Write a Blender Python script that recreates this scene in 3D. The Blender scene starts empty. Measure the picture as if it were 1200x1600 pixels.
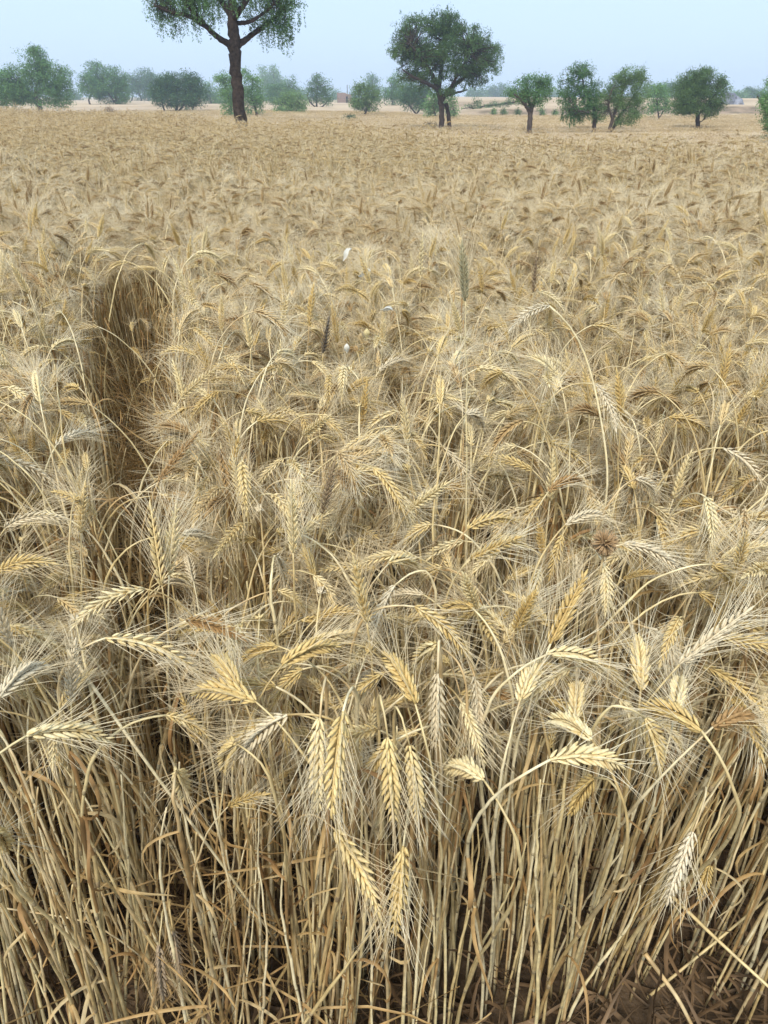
import bpy, math, random
import numpy as np

# ------------------------------------------------------------------ camera
SC = bpy.context.scene
COL = SC.collection
H = 1.30                                  # eye height
F = 1155.0                                # focal length in photo pixels (photo 1200 x 1600)
PITCH = math.atan(650.0 / F)
cp, sp = math.cos(PITCH), math.sin(PITCH)
cam = bpy.data.cameras.new("camera")
cam.sensor_fit = 'VERTICAL'; cam.sensor_height = 36.0; cam.lens = 36.0 * F / 1600.0
cam.clip_start = 0.02; cam.clip_end = 6000
camo = bpy.data.objects.new("camera", cam); COL.objects.link(camo)
camo.location = (0, 0, H); camo.rotation_euler = (math.pi / 2 - PITCH, 0, 0)
SC.camera = camo

# ------------------------------------------------------------------ sky, sun, exposure
SUN_EL, SUN_AZ = math.radians(52), math.radians(200)
w = bpy.data.worlds.new("World"); SC.world = w; w.use_nodes = True
nt = w.node_tree; nt.nodes.clear()
sky = nt.nodes.new('ShaderNodeTexSky'); sky.sky_type = 'NISHITA'; sky.sun_disc = False
sky.sun_elevation = SUN_EL; sky.sun_rotation = SUN_AZ
sky.air_density = 1.0; sky.dust_density = 2.0; sky.ozone_density = 1.5
cl = nt.nodes.new('ShaderNodeMixRGB'); cl.blend_type = 'MIX'
tc = nt.nodes.new('ShaderNodeTexCoord'); mp = nt.nodes.new('ShaderNodeMapping'); mp.inputs['Scale'].default_value = (1, 1, 3)
nz = nt.nodes.new('ShaderNodeTexNoise'); nz.inputs['Scale'].default_value = 1.6; nz.inputs['Detail'].default_value = 4
mr = nt.nodes.new('ShaderNodeMapRange'); mr.inputs['From Min'].default_value = .3; mr.inputs['From Max'].default_value = .7
mr.inputs['To Min'].default_value = .80; mr.inputs['To Max'].default_value = .95
nt.links.new(tc.outputs['Generated'], mp.inputs['Vector']); nt.links.new(mp.outputs[0], nz.inputs['Vector'])
nt.links.new(nz.outputs[0], mr.inputs['Value']); nt.links.new(mr.outputs[0], cl.inputs['Fac'])
nt.links.new(sky.outputs[0], cl.inputs['Color1'])
cl.inputs['Color2'].default_value = (4.75, 6.15, 7.9, 1)
bg = nt.nodes.new('ShaderNodeBackground'); bg.inputs['Strength'].default_value = 0.10
out = nt.nodes.new('ShaderNodeOutputWorld')
nt.links.new(cl.outputs[0], bg.inputs['Color']); nt.links.new(bg.outputs[0], out.inputs['Surface'])
sl = bpy.data.lights.new("sun", 'SUN'); sl.energy = 2.3; sl.angle = math.radians(14); sl.color = (1, .93, .82)
so = bpy.data.objects.new("sun", sl); COL.objects.link(so)
so.rotation_euler = (math.pi / 2 - SUN_EL, 0, math.pi - SUN_AZ)
so.location = (0, 0, 30)
SC.view_settings.view_transform = 'Standard'; SC.view_settings.look = 'None'
SC.view_settings.gamma = 1; SC.view_settings.exposure = 0.70
cy = SC.cycles
cy.max_bounces = 5; cy.diffuse_bounces = 3; cy.glossy_bounces = 1; cy.transmission_bounces = 2
cy.volume_bounces = 2; cy.transparent_max_bounces = 4
cy.caustics_reflective = False; cy.caustics_refractive = False

# ------------------------------------------------------------------ pixel <-> world (measuring the place)
def ray(px, py):
    a, b = px - 600.0, 800.0 - py
    d = np.array([a, b * sp + F * cp, b * cp - F * sp])
    return d / np.linalg.norm(d)
def at_z(px, py, z):
    d = ray(px, py); t = (z - H) / d[2]
    return np.array([0, 0, H]) + d * t
def at_D(px, py, D):
    d = ray(px, py); return np.array([0, 0, H]) + d * (D / d[1])
def proj(p):
    x, y, z = p[0], p[1], p[2] - H
    dep = y * cp - z * sp; up = y * sp + z * cp
    return 600 + F * x / dep, 800 - F * up / dep, dep

# ------------------------------------------------------------------ mesh helpers
class G:
    def __init__(s): s.v = []; s.f = []; s.m = []; s.n = 0
    def add(s, v, faces, mat=0):
        v = np.asarray(v, float).reshape(-1, 3)
        for f in faces:
            f = np.asarray(f, np.int64)
            if len(f): s.f.append(f + s.n); s.m.append(np.full(len(f), mat))
        s.v.append(v); s.n += len(v)
    def join(s, o, mats=None, off=(0, 0, 0)):
        if not o.v: return
        for f, m in zip(o.f, o.m):
            s.f.append(f + s.n); s.m.append(m if mats is None else np.full(len(m), mats) if not (mats == 0 and m[0] == 1) else np.full(len(m), 4))
        s.v.append(np.concatenate(o.v) + np.array(off)); s.n += o.n
    def mesh(s, name, mats, smooth=True):
        me = bpy.data.meshes.new(name)
        v = np.concatenate(s.v); me.vertices.add(len(v)); me.vertices.foreach_set("co", v.ravel())
        loops = np.concatenate([f.ravel() for f in s.f])
        tot = np.concatenate([np.full(len(f), f.shape[1]) for f in s.f])
        st = np.concatenate([[0], np.cumsum(tot)[:-1]])
        me.loops.add(len(loops)); me.loops.foreach_set("vertex_index", loops)
        me.polygons.add(len(tot)); me.polygons.foreach_set("loop_start", st)
        me.polygons.foreach_set("material_index", np.concatenate(s.m))
        me.polygons.foreach_set("use_smooth", np.full(len(tot), smooth))
        for m in mats: me.materials.append(m)
        me.update(calc_edges=True); me.validate(); return me

def unit(v):
    v = np.asarray(v, float); return v / np.maximum(np.linalg.norm(v, axis=-1, keepdims=True), 1e-9)
def perp(d):
    d = unit(d); ref = np.where(np.abs(d[..., 2:3]) < .9, np.array([0, 0, 1.]), np.array([1., 0, 0]))
    a = unit(np.cross(d, ref)); return a, np.cross(d, a)
def bez(P, t):
    t = np.asarray(t)[:, None]
    if len(P) == 3: return (1-t)**2*P[0] + 2*t*(1-t)*P[1] + t*t*P[2]
    return (1-t)**3*P[0] + 3*t*(1-t)**2*P[1] + 3*t*t*(1-t)*P[2] + t**3*P[3]
def tube(g, pts, rad, k=6, mat=0, cap=True):
    pts = np.asarray(pts, float); n = len(pts); rad = np.broadcast_to(rad, (n,))
    t = unit(np.gradient(pts, axis=0)); a = np.zeros_like(pts)
    a[0] = perp(t[0])[0]
    for i in range(1, n): a[i] = unit(a[i-1] - t[i] * np.dot(a[i-1], t[i]))
    b = np.cross(t, a); th = np.arange(k) / k * 2 * math.pi
    v = pts[:, None] + rad[:, None, None] * (np.cos(th)[None, :, None] * a[:, None] + np.sin(th)[None, :, None] * b[:, None])
    i, j = np.meshgrid(np.arange(n-1), np.arange(k), indexing='ij'); i = i.ravel(); j = j.ravel(); j2 = (j+1) % k
    q = np.stack([i*k+j, i*k+j2, (i+1)*k+j2, (i+1)*k+j], 1)
    fs = [q]
    if cap:
        fs.append(np.array([[0, m+1, m] for m in range(1, k-1)])); o = (n-1)*k
        fs.append(np.array([[o, o+m, o+m+1] for m in range(1, k-1)]))
    g.add(v, fs, mat)
def ribbon(g, pts, width, side, mat=0, fold=.25):
    """leaf blade: three columns of vertices so that it has a keel, and a second skin a hair below"""
    pts = np.asarray(pts, float); n = len(pts); t = unit(np.gradient(pts, axis=0))
    s = unit(side - t * np.sum(side * t, 1, keepdims=True)); nn = np.cross(t, s)
    w = np.asarray(width)[:, None]
    v = np.stack([pts - s*w, pts - nn*w*fold*2, pts + s*w], 1)
    i, j = np.meshgrid(np.arange(n-1), np.arange(2), indexing='ij'); i = i.ravel(); j = j.ravel()
    q = np.stack([i*3+j, i*3+j+1, (i+1)*3+j+1, (i+1)*3+j], 1)
    g.add(v, [q], mat)

# ------------------------------------------------------------------ materials
def newmat(name):
    m = bpy.data.materials.new(name); m.use_nodes = True; t = m.node_tree
    return m, t, t.nodes['Principled BSDF']
def plant_mat(name, cols, rough=.6, scale=60., bright=(.75, 1.2), transl=0.0, spec=.35, stretch=None, bump=0):
    """base colour: ramp picked by a random per object, broken up by noise"""
    m, t, p = newmat(name); N = t.nodes.new; L = t.links.new
    oi = N('ShaderNodeObjectInfo'); tc = N('ShaderNodeTexCoord')
    nz = N('ShaderNodeTexNoise'); nz.inputs['Scale'].default_value = scale; nz.inputs['Detail'].default_value = 3
    if stretch:
        mp = N('ShaderNodeMapping'); mp.inputs['Scale'].default_value = stretch
        L(tc.outputs['Object'], mp.inputs[0]); L(mp.outputs[0], nz.inputs['Vector'])
    else: L(tc.outputs['Object'], nz.inputs['Vector'])
    ma = N('ShaderNodeMath'); ma.operation = 'MULTIPLY_ADD'; ma.inputs[1].default_value = .9
    sc = N('ShaderNodeMath'); sc.operation = 'SUBTRACT'; sc.inputs[1].default_value = .45
    L(nz.outputs[0], sc.inputs[0]); L(sc.outputs[0], ma.inputs[0]); L(oi.outputs['Random'], ma.inputs[2])
    r = N('ShaderNodeValToRGB'); e = r.color_ramp.elements
    while len(e) > 1: e.remove(e[-1])
    e[0].position = 0; e[0].color = (*cols[0], 1)
    for i, c in enumerate(cols[1:]):
        x = e.new((i+1)/(len(cols)-1)); x.color = (*c, 1)
    L(ma.outputs[0], r.inputs[0])
    hs = N('ShaderNodeHueSaturation'); mr = N('ShaderNodeMapRange')
    mr.inputs['From Min'].default_value = .3; mr.inputs['From Max'].default_value = .7
    mr.inputs['To Min'].default_value, mr.inputs['To Max'].default_value = bright
    n2 = N('ShaderNodeTexNoise'); n2.inputs['Scale'].default_value = scale * 3.1; L(tc.outputs['Object'], n2.inputs['Vector'])
    L(n2.outputs[0], mr.inputs['Value']); L(mr.outputs[0], hs.inputs['Value']); L(r.outputs[0], hs.inputs['Color'])
    L(hs.outputs[0], p.inputs['Base Color'])
    p.inputs['Roughness'].default_value = rough; p.inputs['Specular IOR Level'].default_value = spec
    if transl:
        tr = N('ShaderNodeBsdfTranslucent'); L(hs.outputs[0], tr.inputs['Color'])
        mx = N('ShaderNodeMixShader'); mx.inputs[0].default_value = transl
        L(p.outputs[0], mx.inputs[1]); L(tr.outputs[0], mx.inputs[2]); L(mx.outputs[0], t.nodes['Material Output'].inputs['Surface'])
    if bump:
        b = N('ShaderNodeBump'); b.inputs['Strength'].default_value = bump; b.inputs['Distance'].default_value = .02
        L(nz.outputs[0], b.inputs['Height']); L(b.outputs[0], p.inputs['Normal'])
    return m
M = {}
M['stalk'] = plant_mat('straw stalk', [(.46, .32, .13), (.62, .47, .22), (.74, .60, .31), (.83, .71, .44), (.56, .39, .18)], .42, 22, (.75, 1.15), spec=.5, stretch=(1, 1, .35))
M['leaf'] = plant_mat('dry wheat leaf', [(.30, .165, .06), (.46, .28, .11), (.58, .40, .17), (.64, .50, .27)], .6, 18, (.7, 1.15), transl=.2)
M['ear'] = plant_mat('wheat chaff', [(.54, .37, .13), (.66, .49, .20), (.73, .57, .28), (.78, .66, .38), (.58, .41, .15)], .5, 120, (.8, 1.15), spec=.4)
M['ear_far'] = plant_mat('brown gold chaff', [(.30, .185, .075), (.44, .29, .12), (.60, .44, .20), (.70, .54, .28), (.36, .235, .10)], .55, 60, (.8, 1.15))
M['awn'] = plant_mat('wheat bristles', [(.64, .49, .27), (.76, .62, .38), (.84, .73, .50)], .45, 40, (.85, 1.1), spec=.5)
M['ear_dark'] = plant_mat('dark and shade-toned chaff', [(.27, .19, .11), (.36, .27, .17)], .7, 120)  # own brown of the upright ears; shade painted into the low hanging pair
M['ear_grey'] = plant_mat('sooty chaff', [(.14, .12, .10), (.22, .19, .15)], .8, 120)
M['node'] = plant_mat('stalk joint', [(.30, .21, .11), (.42, .33, .18), (.38, .33, .2)], .6, 60)
M['ear_green'] = plant_mat('grey green chaff', [(.44, .39, .22), (.54, .49, .31)], .5, 120)
M['ear_brown'] = plant_mat('brown chaff', [(.30, .17, .06), (.38, .23, .09)], .6, 120)
M['ear_white'] = plant_mat('bleached chaff', [(.62, .51, .32), (.72, .62, .43)], .5, 120)
M['awn_dark'] = plant_mat('brown bristles', [(.34, .22, .10), (.42, .30, .16)], .5, 40)
M['husk'] = plant_mat('papery husk', [(.74, .71, .60), (.82, .79, .70)], .5, 90, (.9, 1.05), transl=.25)
M['litter'] = plant_mat('dry litter', [(.13, .08, .04), (.24, .155, .08), (.36, .25, .135), (.46, .35, .20)], .7, 3.5, (.5, 1.3), transl=.1)
M['foliage_near'] = None

def add_obj(name, me, parent=None, loc=(0, 0, 0), rotz=0.0):
    o = bpy.data.objects.new(name, me); COL.objects.link(o); o.location = tuple(loc); o.rotation_euler = (0, 0, rotz)
    if parent is not None: o.parent = parent
    return o
def tag(o, label=None, cat=None, group=None, kind=None):
    if label: o['label'] = label
    if cat: o['category'] = cat
    if group: o['group'] = group
    if kind: o['kind'] = kind
    return o

# ------------------------------------------------------------------ the ground
RNG = np.random.default_rng(11)
def fnoise(x, y, s):
    return (np.sin(x*s*1.3 + 1.7*np.sin(y*s*.9)) * np.cos(y*s*1.1 + 1.3*np.sin(x*s*.7)) + .5*np.sin(x*s*2.9+y*s*2.3))
def smooth(a, b, x):
    t = np.clip((x-a)/(b-a), 0, 1); return t*t*(3-2*t)
def ground_h(x, y):
    near = .012*fnoise(x, y, 9) * (1-smooth(4, 9, y)) + .006*fnoise(x, y, 31) * (1-smooth(2.5, 4, y))
    far = .10*fnoise(x, y, .06) * smooth(30, 70, y)
    bank = .55*smooth(62, 66, y + .35*np.sin(x*.3)) * smooth(2, 9, x) * (1-smooth(46, 56, x)) * (1 - .0*y)
    bank2 = .45*smooth(78, 84, y + .05*x)
    return near + far + bank + bank2
ys = np.concatenate([np.linspace(-1, 3, 130), np.linspace(3.1, 12, 60), np.linspace(12.5, 110, 160), np.geomspace(113, 880, 40), [-30]])
ys = np.sort(ys)
xs = np.concatenate([-np.geomspace(2.6, 600, 90)[::-1], np.linspace(-2.5, 2.5, 130), np.geomspace(2.6, 600, 90)])
X, Y = np.meshgrid(xs, ys); Z = ground_h(X, Y)
g = G(); ny, nx = X.shape
i, j = np.meshgrid(np.arange(ny-1), np.arange(nx-1), indexing='ij'); i = i.ravel(); j = j.ravel()
g.add(np.stack([X, Y, Z], -1), [np.stack([i*nx+j, i*nx+j+1, (i+1)*nx+j+1, (i+1)*nx+j], 1)])
m, t, p = newmat('field soil and far fields'); N = t.nodes.new; L = t.links.new
geo = N('ShaderNodeNewGeometry'); sep = N('ShaderNodeSeparateXYZ'); L(geo.outputs['Position'], sep.inputs[0])
def noise(scale, det=4, vec=None, dist=0):
    n = N('ShaderNodeTexNoise'); n.inputs['Scale'].default_value = scale; n.inputs['Detail'].default_value = det
    n.inputs['Distortion'].default_value = dist; L(vec or geo.outputs['Position'], n.inputs['Vector']); return n.outputs[0]
def ramp(fac, stops):
    r = N('ShaderNodeValToRGB'); e = r.color_ramp.elements
    e[0].position = stops[0][0]; e[0].color = (*stops[0][1], 1); e[1].position = stops[-1][0]; e[1].color = (*stops[-1][1], 1)
    for s_, c in stops[1:-1]: x = e.new(s_); x.color = (*c, 1)
    L(fac, r.inputs[0]); return r.outputs[0]
soil = ramp(noise(14, 8), [(.3, (.035, .024, .015)), (.5, (.085, .058, .035)), (.72, (.15, .105, .065))])
mpf = N('ShaderNodeMapping'); mpf.inputs['Scale'].default_value = (.25, 1, 1); L(geo.outputs['Position'], mpf.inputs[0])
farc = ramp(noise(.35, 7, mpf.outputs[0]), [(.3, (.35, .26, .16)), (.48, (.50, .38, .25)), (.7, (.60, .48, .33))])
mx = N('ShaderNodeMixRGB'); mr = N('ShaderNodeMapRange'); mr.inputs['From Min'].default_value = 9; mr.inputs['From Max'].default_value = 13
L(sep.outputs['Y'], mr.inputs['Value']); L(mr.outputs[0], mx.inputs['Fac']); L(soil, mx.inputs['Color1']); L(farc, mx.inputs['Color2'])
# bare pinkish earth of the banks
mb = N('ShaderNodeMixRGB'); sepn = N('ShaderNodeSeparateXYZ'); L(geo.outputs['Normal'], sepn.inputs[0])
mrb = N('ShaderNodeMapRange'); mrb.inputs['From Min'].default_value = .999; mrb.inputs['From Max'].default_value = .985
L(sepn.outputs['Z'], mrb.inputs['Value']); mm = N('ShaderNodeMath'); mm.operation = 'MULTIPLY'; L(mrb.outputs[0], mm.inputs[0]); L(mr.outputs[0], mm.inputs[1])
L(mm.outputs[0], mb.inputs['Fac']); L(mx.outputs[0], mb.inputs['Color1'])
L(ramp(noise(.9, 6), [(.35, (.17, .13, .08)), (.65, (.40, .29, .20))]), mb.inputs['Color2'])
L(mb.outputs[0], p.inputs['Base Color']); p.inputs['Roughness'].default_value = .95; p.inputs['Specular IOR Level'].default_value = .1
bp = N('ShaderNodeBump'); bp.inputs['Strength'].default_value = .8; bp.inputs['Distance'].default_value = .02
L(noise(45, 8), bp.inputs['Height']); L(bp.outputs[0], p.inputs['Normal'])
ground = add_obj('ground', g.mesh('ground', [m])); tag(ground, 'brown soil under the wheat and pale dry fields behind', kind='structure')

# ------------------------------------------------------------------ wheat: geometry of one plant
UP = np.array([0, 0, 1.])
# floret template along +z, unit length, unit half width
def floret_template(k, rings):
    th = np.arange(k)/k*2*math.pi; v = []
    for z_, r_ in rings: v.append(np.stack([np.cos(th)*r_, np.sin(th)*r_*.75, np.full(k, z_)], 1))
    v.append(np.array([[0, 0, 1.0]])); v = np.concatenate(v); q = []; n = len(rings)
    for a in range(n-1):
        for b in range(k): q.append([a*k+b, a*k+(b+1) % k, (a+1)*k+(b+1) % k, (a+1)*k+b])
    tr = [[(n-1)*k+b, (n-1)*k+(b+1) % k, n*k] for b in range(k)]
    return v, np.array(q), np.array(tr)
FT = {0: floret_template(6, [(0, .45), (.25, .95), (.55, .92), (.85, .42)]),
      1: floret_template(4, [(0, .5), (.35, 1.0), (.8, .5)]),
      2: floret_template(3, [(0, .6), (.45, 1.0)])}
def ear_geo(rng, P, lod, awn_len=.058, plump=1.0, awn_w=1.0, bristly=1.0):
    """P: three points of the ear's axis. returns (ear, awns)"""
    ge, ga = G(), G()
    L_ = np.linalg.norm(P[1]-P[0]) + np.linalg.norm(P[2]-P[1])
    nsp = {0: 19, 1: 17, 2: 10}[lod]
    u = (np.arange(nsp)+.4)/nsp
    c = bez(P, u); t = unit(bez(P, np.minimum(u+.02, 1.02)) - bez(P, u-.02))
    roll = rng.uniform(0, math.pi*2); a0, b0 = perp(t[0]); s0 = a0*math.cos(roll)+b0*math.sin(roll)
    tw = rng.uniform(-.5, .5); S = []; prev = s0
    for k in range(nsp):
        prev = unit(prev - t[k]*np.dot(prev, t[k])); S.append(prev)
    S = np.array(S); Nn = np.cross(t, S); ang = tw*u
    S, Nn = S*np.cos(ang)[:, None]+Nn*np.sin(ang)[:, None], Nn*np.cos(ang)[:, None]-S*np.sin(ang)[:, None]
    sig = np.where(np.arange(nsp) % 2 == 0, 1., -1.)
    fan = [-1, 0, 1] if lod < 2 else [-.6, .6]
    prof = (.62+.5*np.sin(np.clip(u*1.12+.06, 0, 1)*math.pi)**.7) * plump*.86
    fl = {0: .0128, 1: .0135, 2: .019}[lod]
    p0, dr, wd, ln = [], [], [], []
    for j in fan:
        jit = rng.normal(0, .06, (nsp, 3))
        d = unit(t*(1.0) + S*sig[:, None]*(.50 if j == 0 else .36) + Nn*j*.50 + jit)
        p0.append(c + S*sig[:, None]*.0016*prof[:, None] + Nn*j*.0017*prof[:, None] - t*.001*(j != 0))
        dr.append(d); ln.append(fl*prof*rng.uniform(.88, 1.12, nsp)); wd.append({0: .00185, 1: .0020, 2: .0032}[lod]*prof*rng.uniform(.9, 1.1, nsp))
    # terminal spikelet
    p0.append(bez(P, [.97])); dr.append(t[-1:]); ln.append(np.array([fl])); wd.append(np.array([.0019]))
    p0 = np.concatenate(p0); dr = np.concatenate(dr); ln = np.concatenate(ln); wd = np.concatenate(wd)
    a, b = perp(dr); V, Q, T = FT[lod]
    v = p0[:, None] + a[:, None]*(V[:, 0:1]*wd[:, None, None]) + b[:, None]*(V[:, 1:2]*wd[:, None, None]) + dr[:, None]*(V[:, 2:3]*ln[:, None, None])
    o = (np.arange(len(p0))*len(V))[:, None, None]
    ge.add(v, [(Q[None]+o).reshape(-1, 4), (T[None]+o).reshape(-1, 3)])
    if lod == 0: tube(ge, bez(P, np.linspace(0, 1, 8)), .0012, 5)
    # awns
    tips = p0 + dr*ln[:, None]; n = len(tips)
    keep = rng.random(n) < {0: .95, 1: .7, 2: .5}[lod]*bristly
    idx = np.nonzero(keep)[0]; tips = tips[idx]; d0 = dr[idx]
    ud = np.concatenate([np.tile(u, len(fan)), [1]])[idx]
    al = awn_len*(.55+.6*np.sin(np.clip(ud*.8+.2, 0, 1)*math.pi))*rng.uniform(.7, 1.12, len(idx))*np.where(rng.random(len(idx)) < .12, .4, 1)
    tt = np.concatenate([np.tile(t, (len(fan), 1)), t[-1:]])[idx]
    d0 = unit(d0 + .05*tt + rng.normal(0, .10, d0.shape))
    bend = rng.normal(0, .085, d0.shape) + (d0 - tt)*.16
    r = .00034*awn_w*{0: 1., 1: 1.35, 2: 1.7}[lod]
    a, b = perp(d0)
    if lod < 2:
        k = 3; ts = [0, .5]
        rings = []
        for q_, rr in zip(ts, (1, .72)):
            cc = tips + d0*(al*q_)[:, None] + bend*(al*q_*q_)[:, None]
            rings.append(np.stack([cc + r*rr*(a*math.cos(x)+b*math.sin(x)) for x in (0, 2.094, 4.189)], 1))
        end = (tips + d0*al[:, None] + bend*al[:, None])[:, None]
        v = np.concatenate(rings+[end], 1)
        q1 = np.array([[0, 1, 4, 3], [1, 2, 5, 4], [2, 0, 3, 5]]); t1 = np.array([[3, 4, 6], [4, 5, 6], [5, 3, 6]])
        o = (np.arange(len(v))*7)[:, None, None]
        ga.add(v, [(q1[None]+o).reshape(-1, 4), (t1[None]+o).reshape(-1, 3)])
    else:
        end = tips + d0*al[:, None] + bend*al[:, None]
        v = np.stack([tips - a*r, tips + a*r, tips + b*r*1.2, end], 1)
        t1 = np.array([[0, 1, 3], [1, 2, 3], [2, 0, 3]]); o = (np.arange(len(v))*4)[:, None, None]
        ga.add(v, [(t1[None]+o).reshape(-1, 3)])
    return ge, ga

def leaf_geo(rng, P, u0, r, lod, length=None, az=None):
    """sheath round the stalk from u0 up, then a dry curling blade"""
    gl = G(); h = P[3][2]; seg = rng.uniform(.13, .20)/max(h, .3); u1 = min(u0+seg, .86)
    pts = bez(P, np.linspace(u0, u1, 5 if lod < 2 else 2))
    if lod < 2:
        tube(gl, pts, np.linspace(r*1.28, r*1.5, len(pts)), 6 if lod == 0 else 4, cap=False)
    az = rng.uniform(0, 2*math.pi) if az is None else az; hz = np.array([math.cos(az), math.sin(az), 0])
    ln = length or rng.uniform(.06, .16); n = 9 if lod == 0 else 5
    el = rng.uniform(.3, 1.3); cur = rng.uniform(2.2, 4.6); p_ = pts[-1].copy(); q = [p_.copy()]; tw = rng.uniform(-1.6, 1.6); az2 = az
    for k in range(n-1):
        az2 += tw/(n-1); el -= cur/(n-1)*(1-.4*k/n)
        p_ = p_ + ln/(n-1)*np.array([math.cos(az2)*math.cos(el), math.sin(az2)*math.cos(el), math.sin(el)]); q.append(p_.copy())
    q = np.array(q); uu = np.linspace(0, 1, n); wdt = .0026*rng.uniform(.6, 1.15)*np.sin(np.clip(uu*.85+.12, 0, 1)*math.pi)**.6
    wdt[-1] = .0003
    sd = np.cross(hz, UP); th = np.linspace(0, rng.uniform(-2, 2), n)
    side = sd[None]*np.cos(th)[:, None] + UP[None]*np.sin(th)[:, None]
    ribbon(gl, q, wdt, side)
    return gl

def plant_geo(rng, N_, d0, d1, L_, lod, lean_b=None, r=None, nleaf=None, ear=True, ctrl=None, thin=False, awn_len=.058, plump=1.0, bristly=1.0, kinks=True):
    """all relative to the base at the origin. N_: neck (foot of the ear). d0, d1: ear direction at foot and tip"""
    h = N_[2]; r = r or rng.uniform(.0015, .0023)
    if ctrl is None:
        P = [np.zeros(3), np.array([lean_b[0] if lean_b is not None else 0, lean_b[1] if lean_b is not None else 0, h*.55]), N_ - unit(d0 + np.array([0, 0, .35]))*min(.16, h*.3), N_]
    else: P = ctrl
    P = np.array(P)
    gs = G(); n = {0: 32, 1: 12, 2: 6}[lod]; uu = np.linspace(0, 1, n)**.85
    pts = bez(P, uu)
    if lod < 2 and kinks:      # slight kinks at the nodes
        kn = rng.normal(0, .0016 if lod else .0009, (n, 3)); kn[0] = 0; kn[-4:] = 0; kn = (kn + np.roll(kn, 1, 0) + np.roll(kn, -1, 0))/3*1.5; kn[0] = 0; kn[-2:] = 0
        pts = pts + kn
    rad = r*(1.12-.58*uu**1.6)*(.8 if thin else 1)
    nodes = (rng.uniform(.12, .2), rng.uniform(.36, .46), rng.uniform(.62, .7)) if lod == 0 else ()
    for un in nodes:           # the sheath above each node makes the stalk thicker, then ends in a step
        rad = rad*np.where((uu > un) & (uu < un+rng.uniform(.10, .19)), rng.uniform(1.12, 1.34), 1)
    tube(gs, pts, rad, {0: 7, 1: 5, 2: 3}[lod], cap=lod == 0)
    if lod == 0:               # nodes
        for un in nodes:
            c_ = bez(P, [un-.006, un-.003, un, un+.003, un+.006]); rr = np.interp(un, uu, rad)
            k0 = np.argmin(abs(uu-un)); c_ = c_ + (pts[k0]-bez(P, [uu[k0]])[0])
            tube(gs, c_, rr*np.array([1.0, 1.15, 1.22, 1.15, 1.0]), 7, 1)
    res = {'stalk': gs, 'leaves': []}
    nl = nleaf if nleaf is not None else (rng.integers(0, 3) if lod < 2 else 0)
    us = [.06, .22, .42]; rng.shuffle(us)
    for k in range(min(int(nl), 3)): res['leaves'].append(leaf_geo(rng, P, us[k]+rng.uniform(-.05, .05), r, lod))
    if ear:
        E = np.array([N_, N_+unit(d0)*L_*.5, N_+unit(d0)*L_*.5+unit(d1)*L_*.5])
        res['ear'], res['awns'] = ear_geo(rng, E, lod, awn_len, plump, 1, bristly)
    return res

def random_shape(rng, hmean=.78):
    """a typical nodding plant of this crop -> neck, d0, d1, length"""
    h = hmean*min(rng.normal(1, .07), 1.12); az = rng.uniform(0, 2*math.pi); lean = abs(rng.normal(0, .05))
    la = az + rng.normal(0, .8)
    kind = rng.random()
    if kind < .09: th0, th1 = rng.uniform(.05, .3), rng.uniform(.2, .5)         # erect
    elif kind < .75: th0, th1 = rng.uniform(.7, 1.4), rng.uniform(1.4, 2.1)     # nodding
    else: th0, th1 = rng.uniform(1.5, 2.1), rng.uniform(2.4, 2.9)               # hanging
    hz = np.array([math.cos(az), math.sin(az), 0])
    d0 = hz*math.sin(th0)+UP*math.cos(th0); d1 = hz*math.sin(th1)+UP*math.cos(th1)
    off = .03 + .05*(th0/1.5)
    N_ = np.array([math.cos(la)*lean+hz[0]*off, math.sin(la)*lean+hz[1]*off, h])
    return N_, d0, d1, rng.uniform(.055, .082)

def merged(res):
    g = G(); g.join(res['stalk'], 0)
    for l in res['leaves']: g.join(l, 1)
    if 'ear' in res: g.join(res['ear'], 2); g.join(res['awns'], 3)
    return g
MATS = [M['stalk'], M['leaf'], M['ear'], M['awn'], M['node']]

# ------------------------------------------------------------------ the crop: where plants stand
FRONT = [(-1.4, .50), (-.5, .50), (-.1, .52), (.05, .54), (.16, .62), (.24, .55), (.36, .66), (.5, .66), (.62, .56), (1.5, .54)]
def front_y(x): return np.interp(x, [a for a, b in FRONT], [b for a, b in FRONT])
EDGE_PX = [(-80, 168), (0, 169), (120, 172), (260, 177), (360, 184), (480, 186), (600, 194), (720, 203), (850, 208), (1000, 212), (1100, 218), (1280, 228)]
EDGE = [at_z(x, y, .90) for x, y in EDGE_PX]
EA = np.array([math.atan2(e[0], e[1]) for e in EDGE]); ED = np.array([math.hypot(e[0], e[1]) for e in EDGE])
def far_limit(x, y): return np.interp(np.arctan2(x, y), EA, ED)
GAP = np.array([at_z(a, b, .76)[:2] for a, b in [(135, 415), (118, 480), (92, 560), (118, 640), (128, 720), (150, 800), (165, 900), (150, 1010), (150, 1150), (160, 1330),
       (280, 1330), (262, 1150), (262, 1010), (250, 900), (245, 800), (278, 720), (288, 640), (300, 560), (280, 490), (255, 425), (205, 405)]])
def in_poly(x, y, P):
    x = x+.035*np.sin(y*9+x*5)+.02*np.sin(y*31); y = y+.05*np.sin(x*17)
    c = np.zeros(x.shape, bool); n = len(P)
    for i in range(n):
        x1, y1 = P[i]; x2, y2 = P[i-1]
        hit = ((y1 > y) != (y2 > y)); xx = (x2-x1)*(y-y1)/((y2-y1) if y2 != y1 else 1e-9)+x1
        c ^= hit & (x < xx)
    return c
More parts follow.
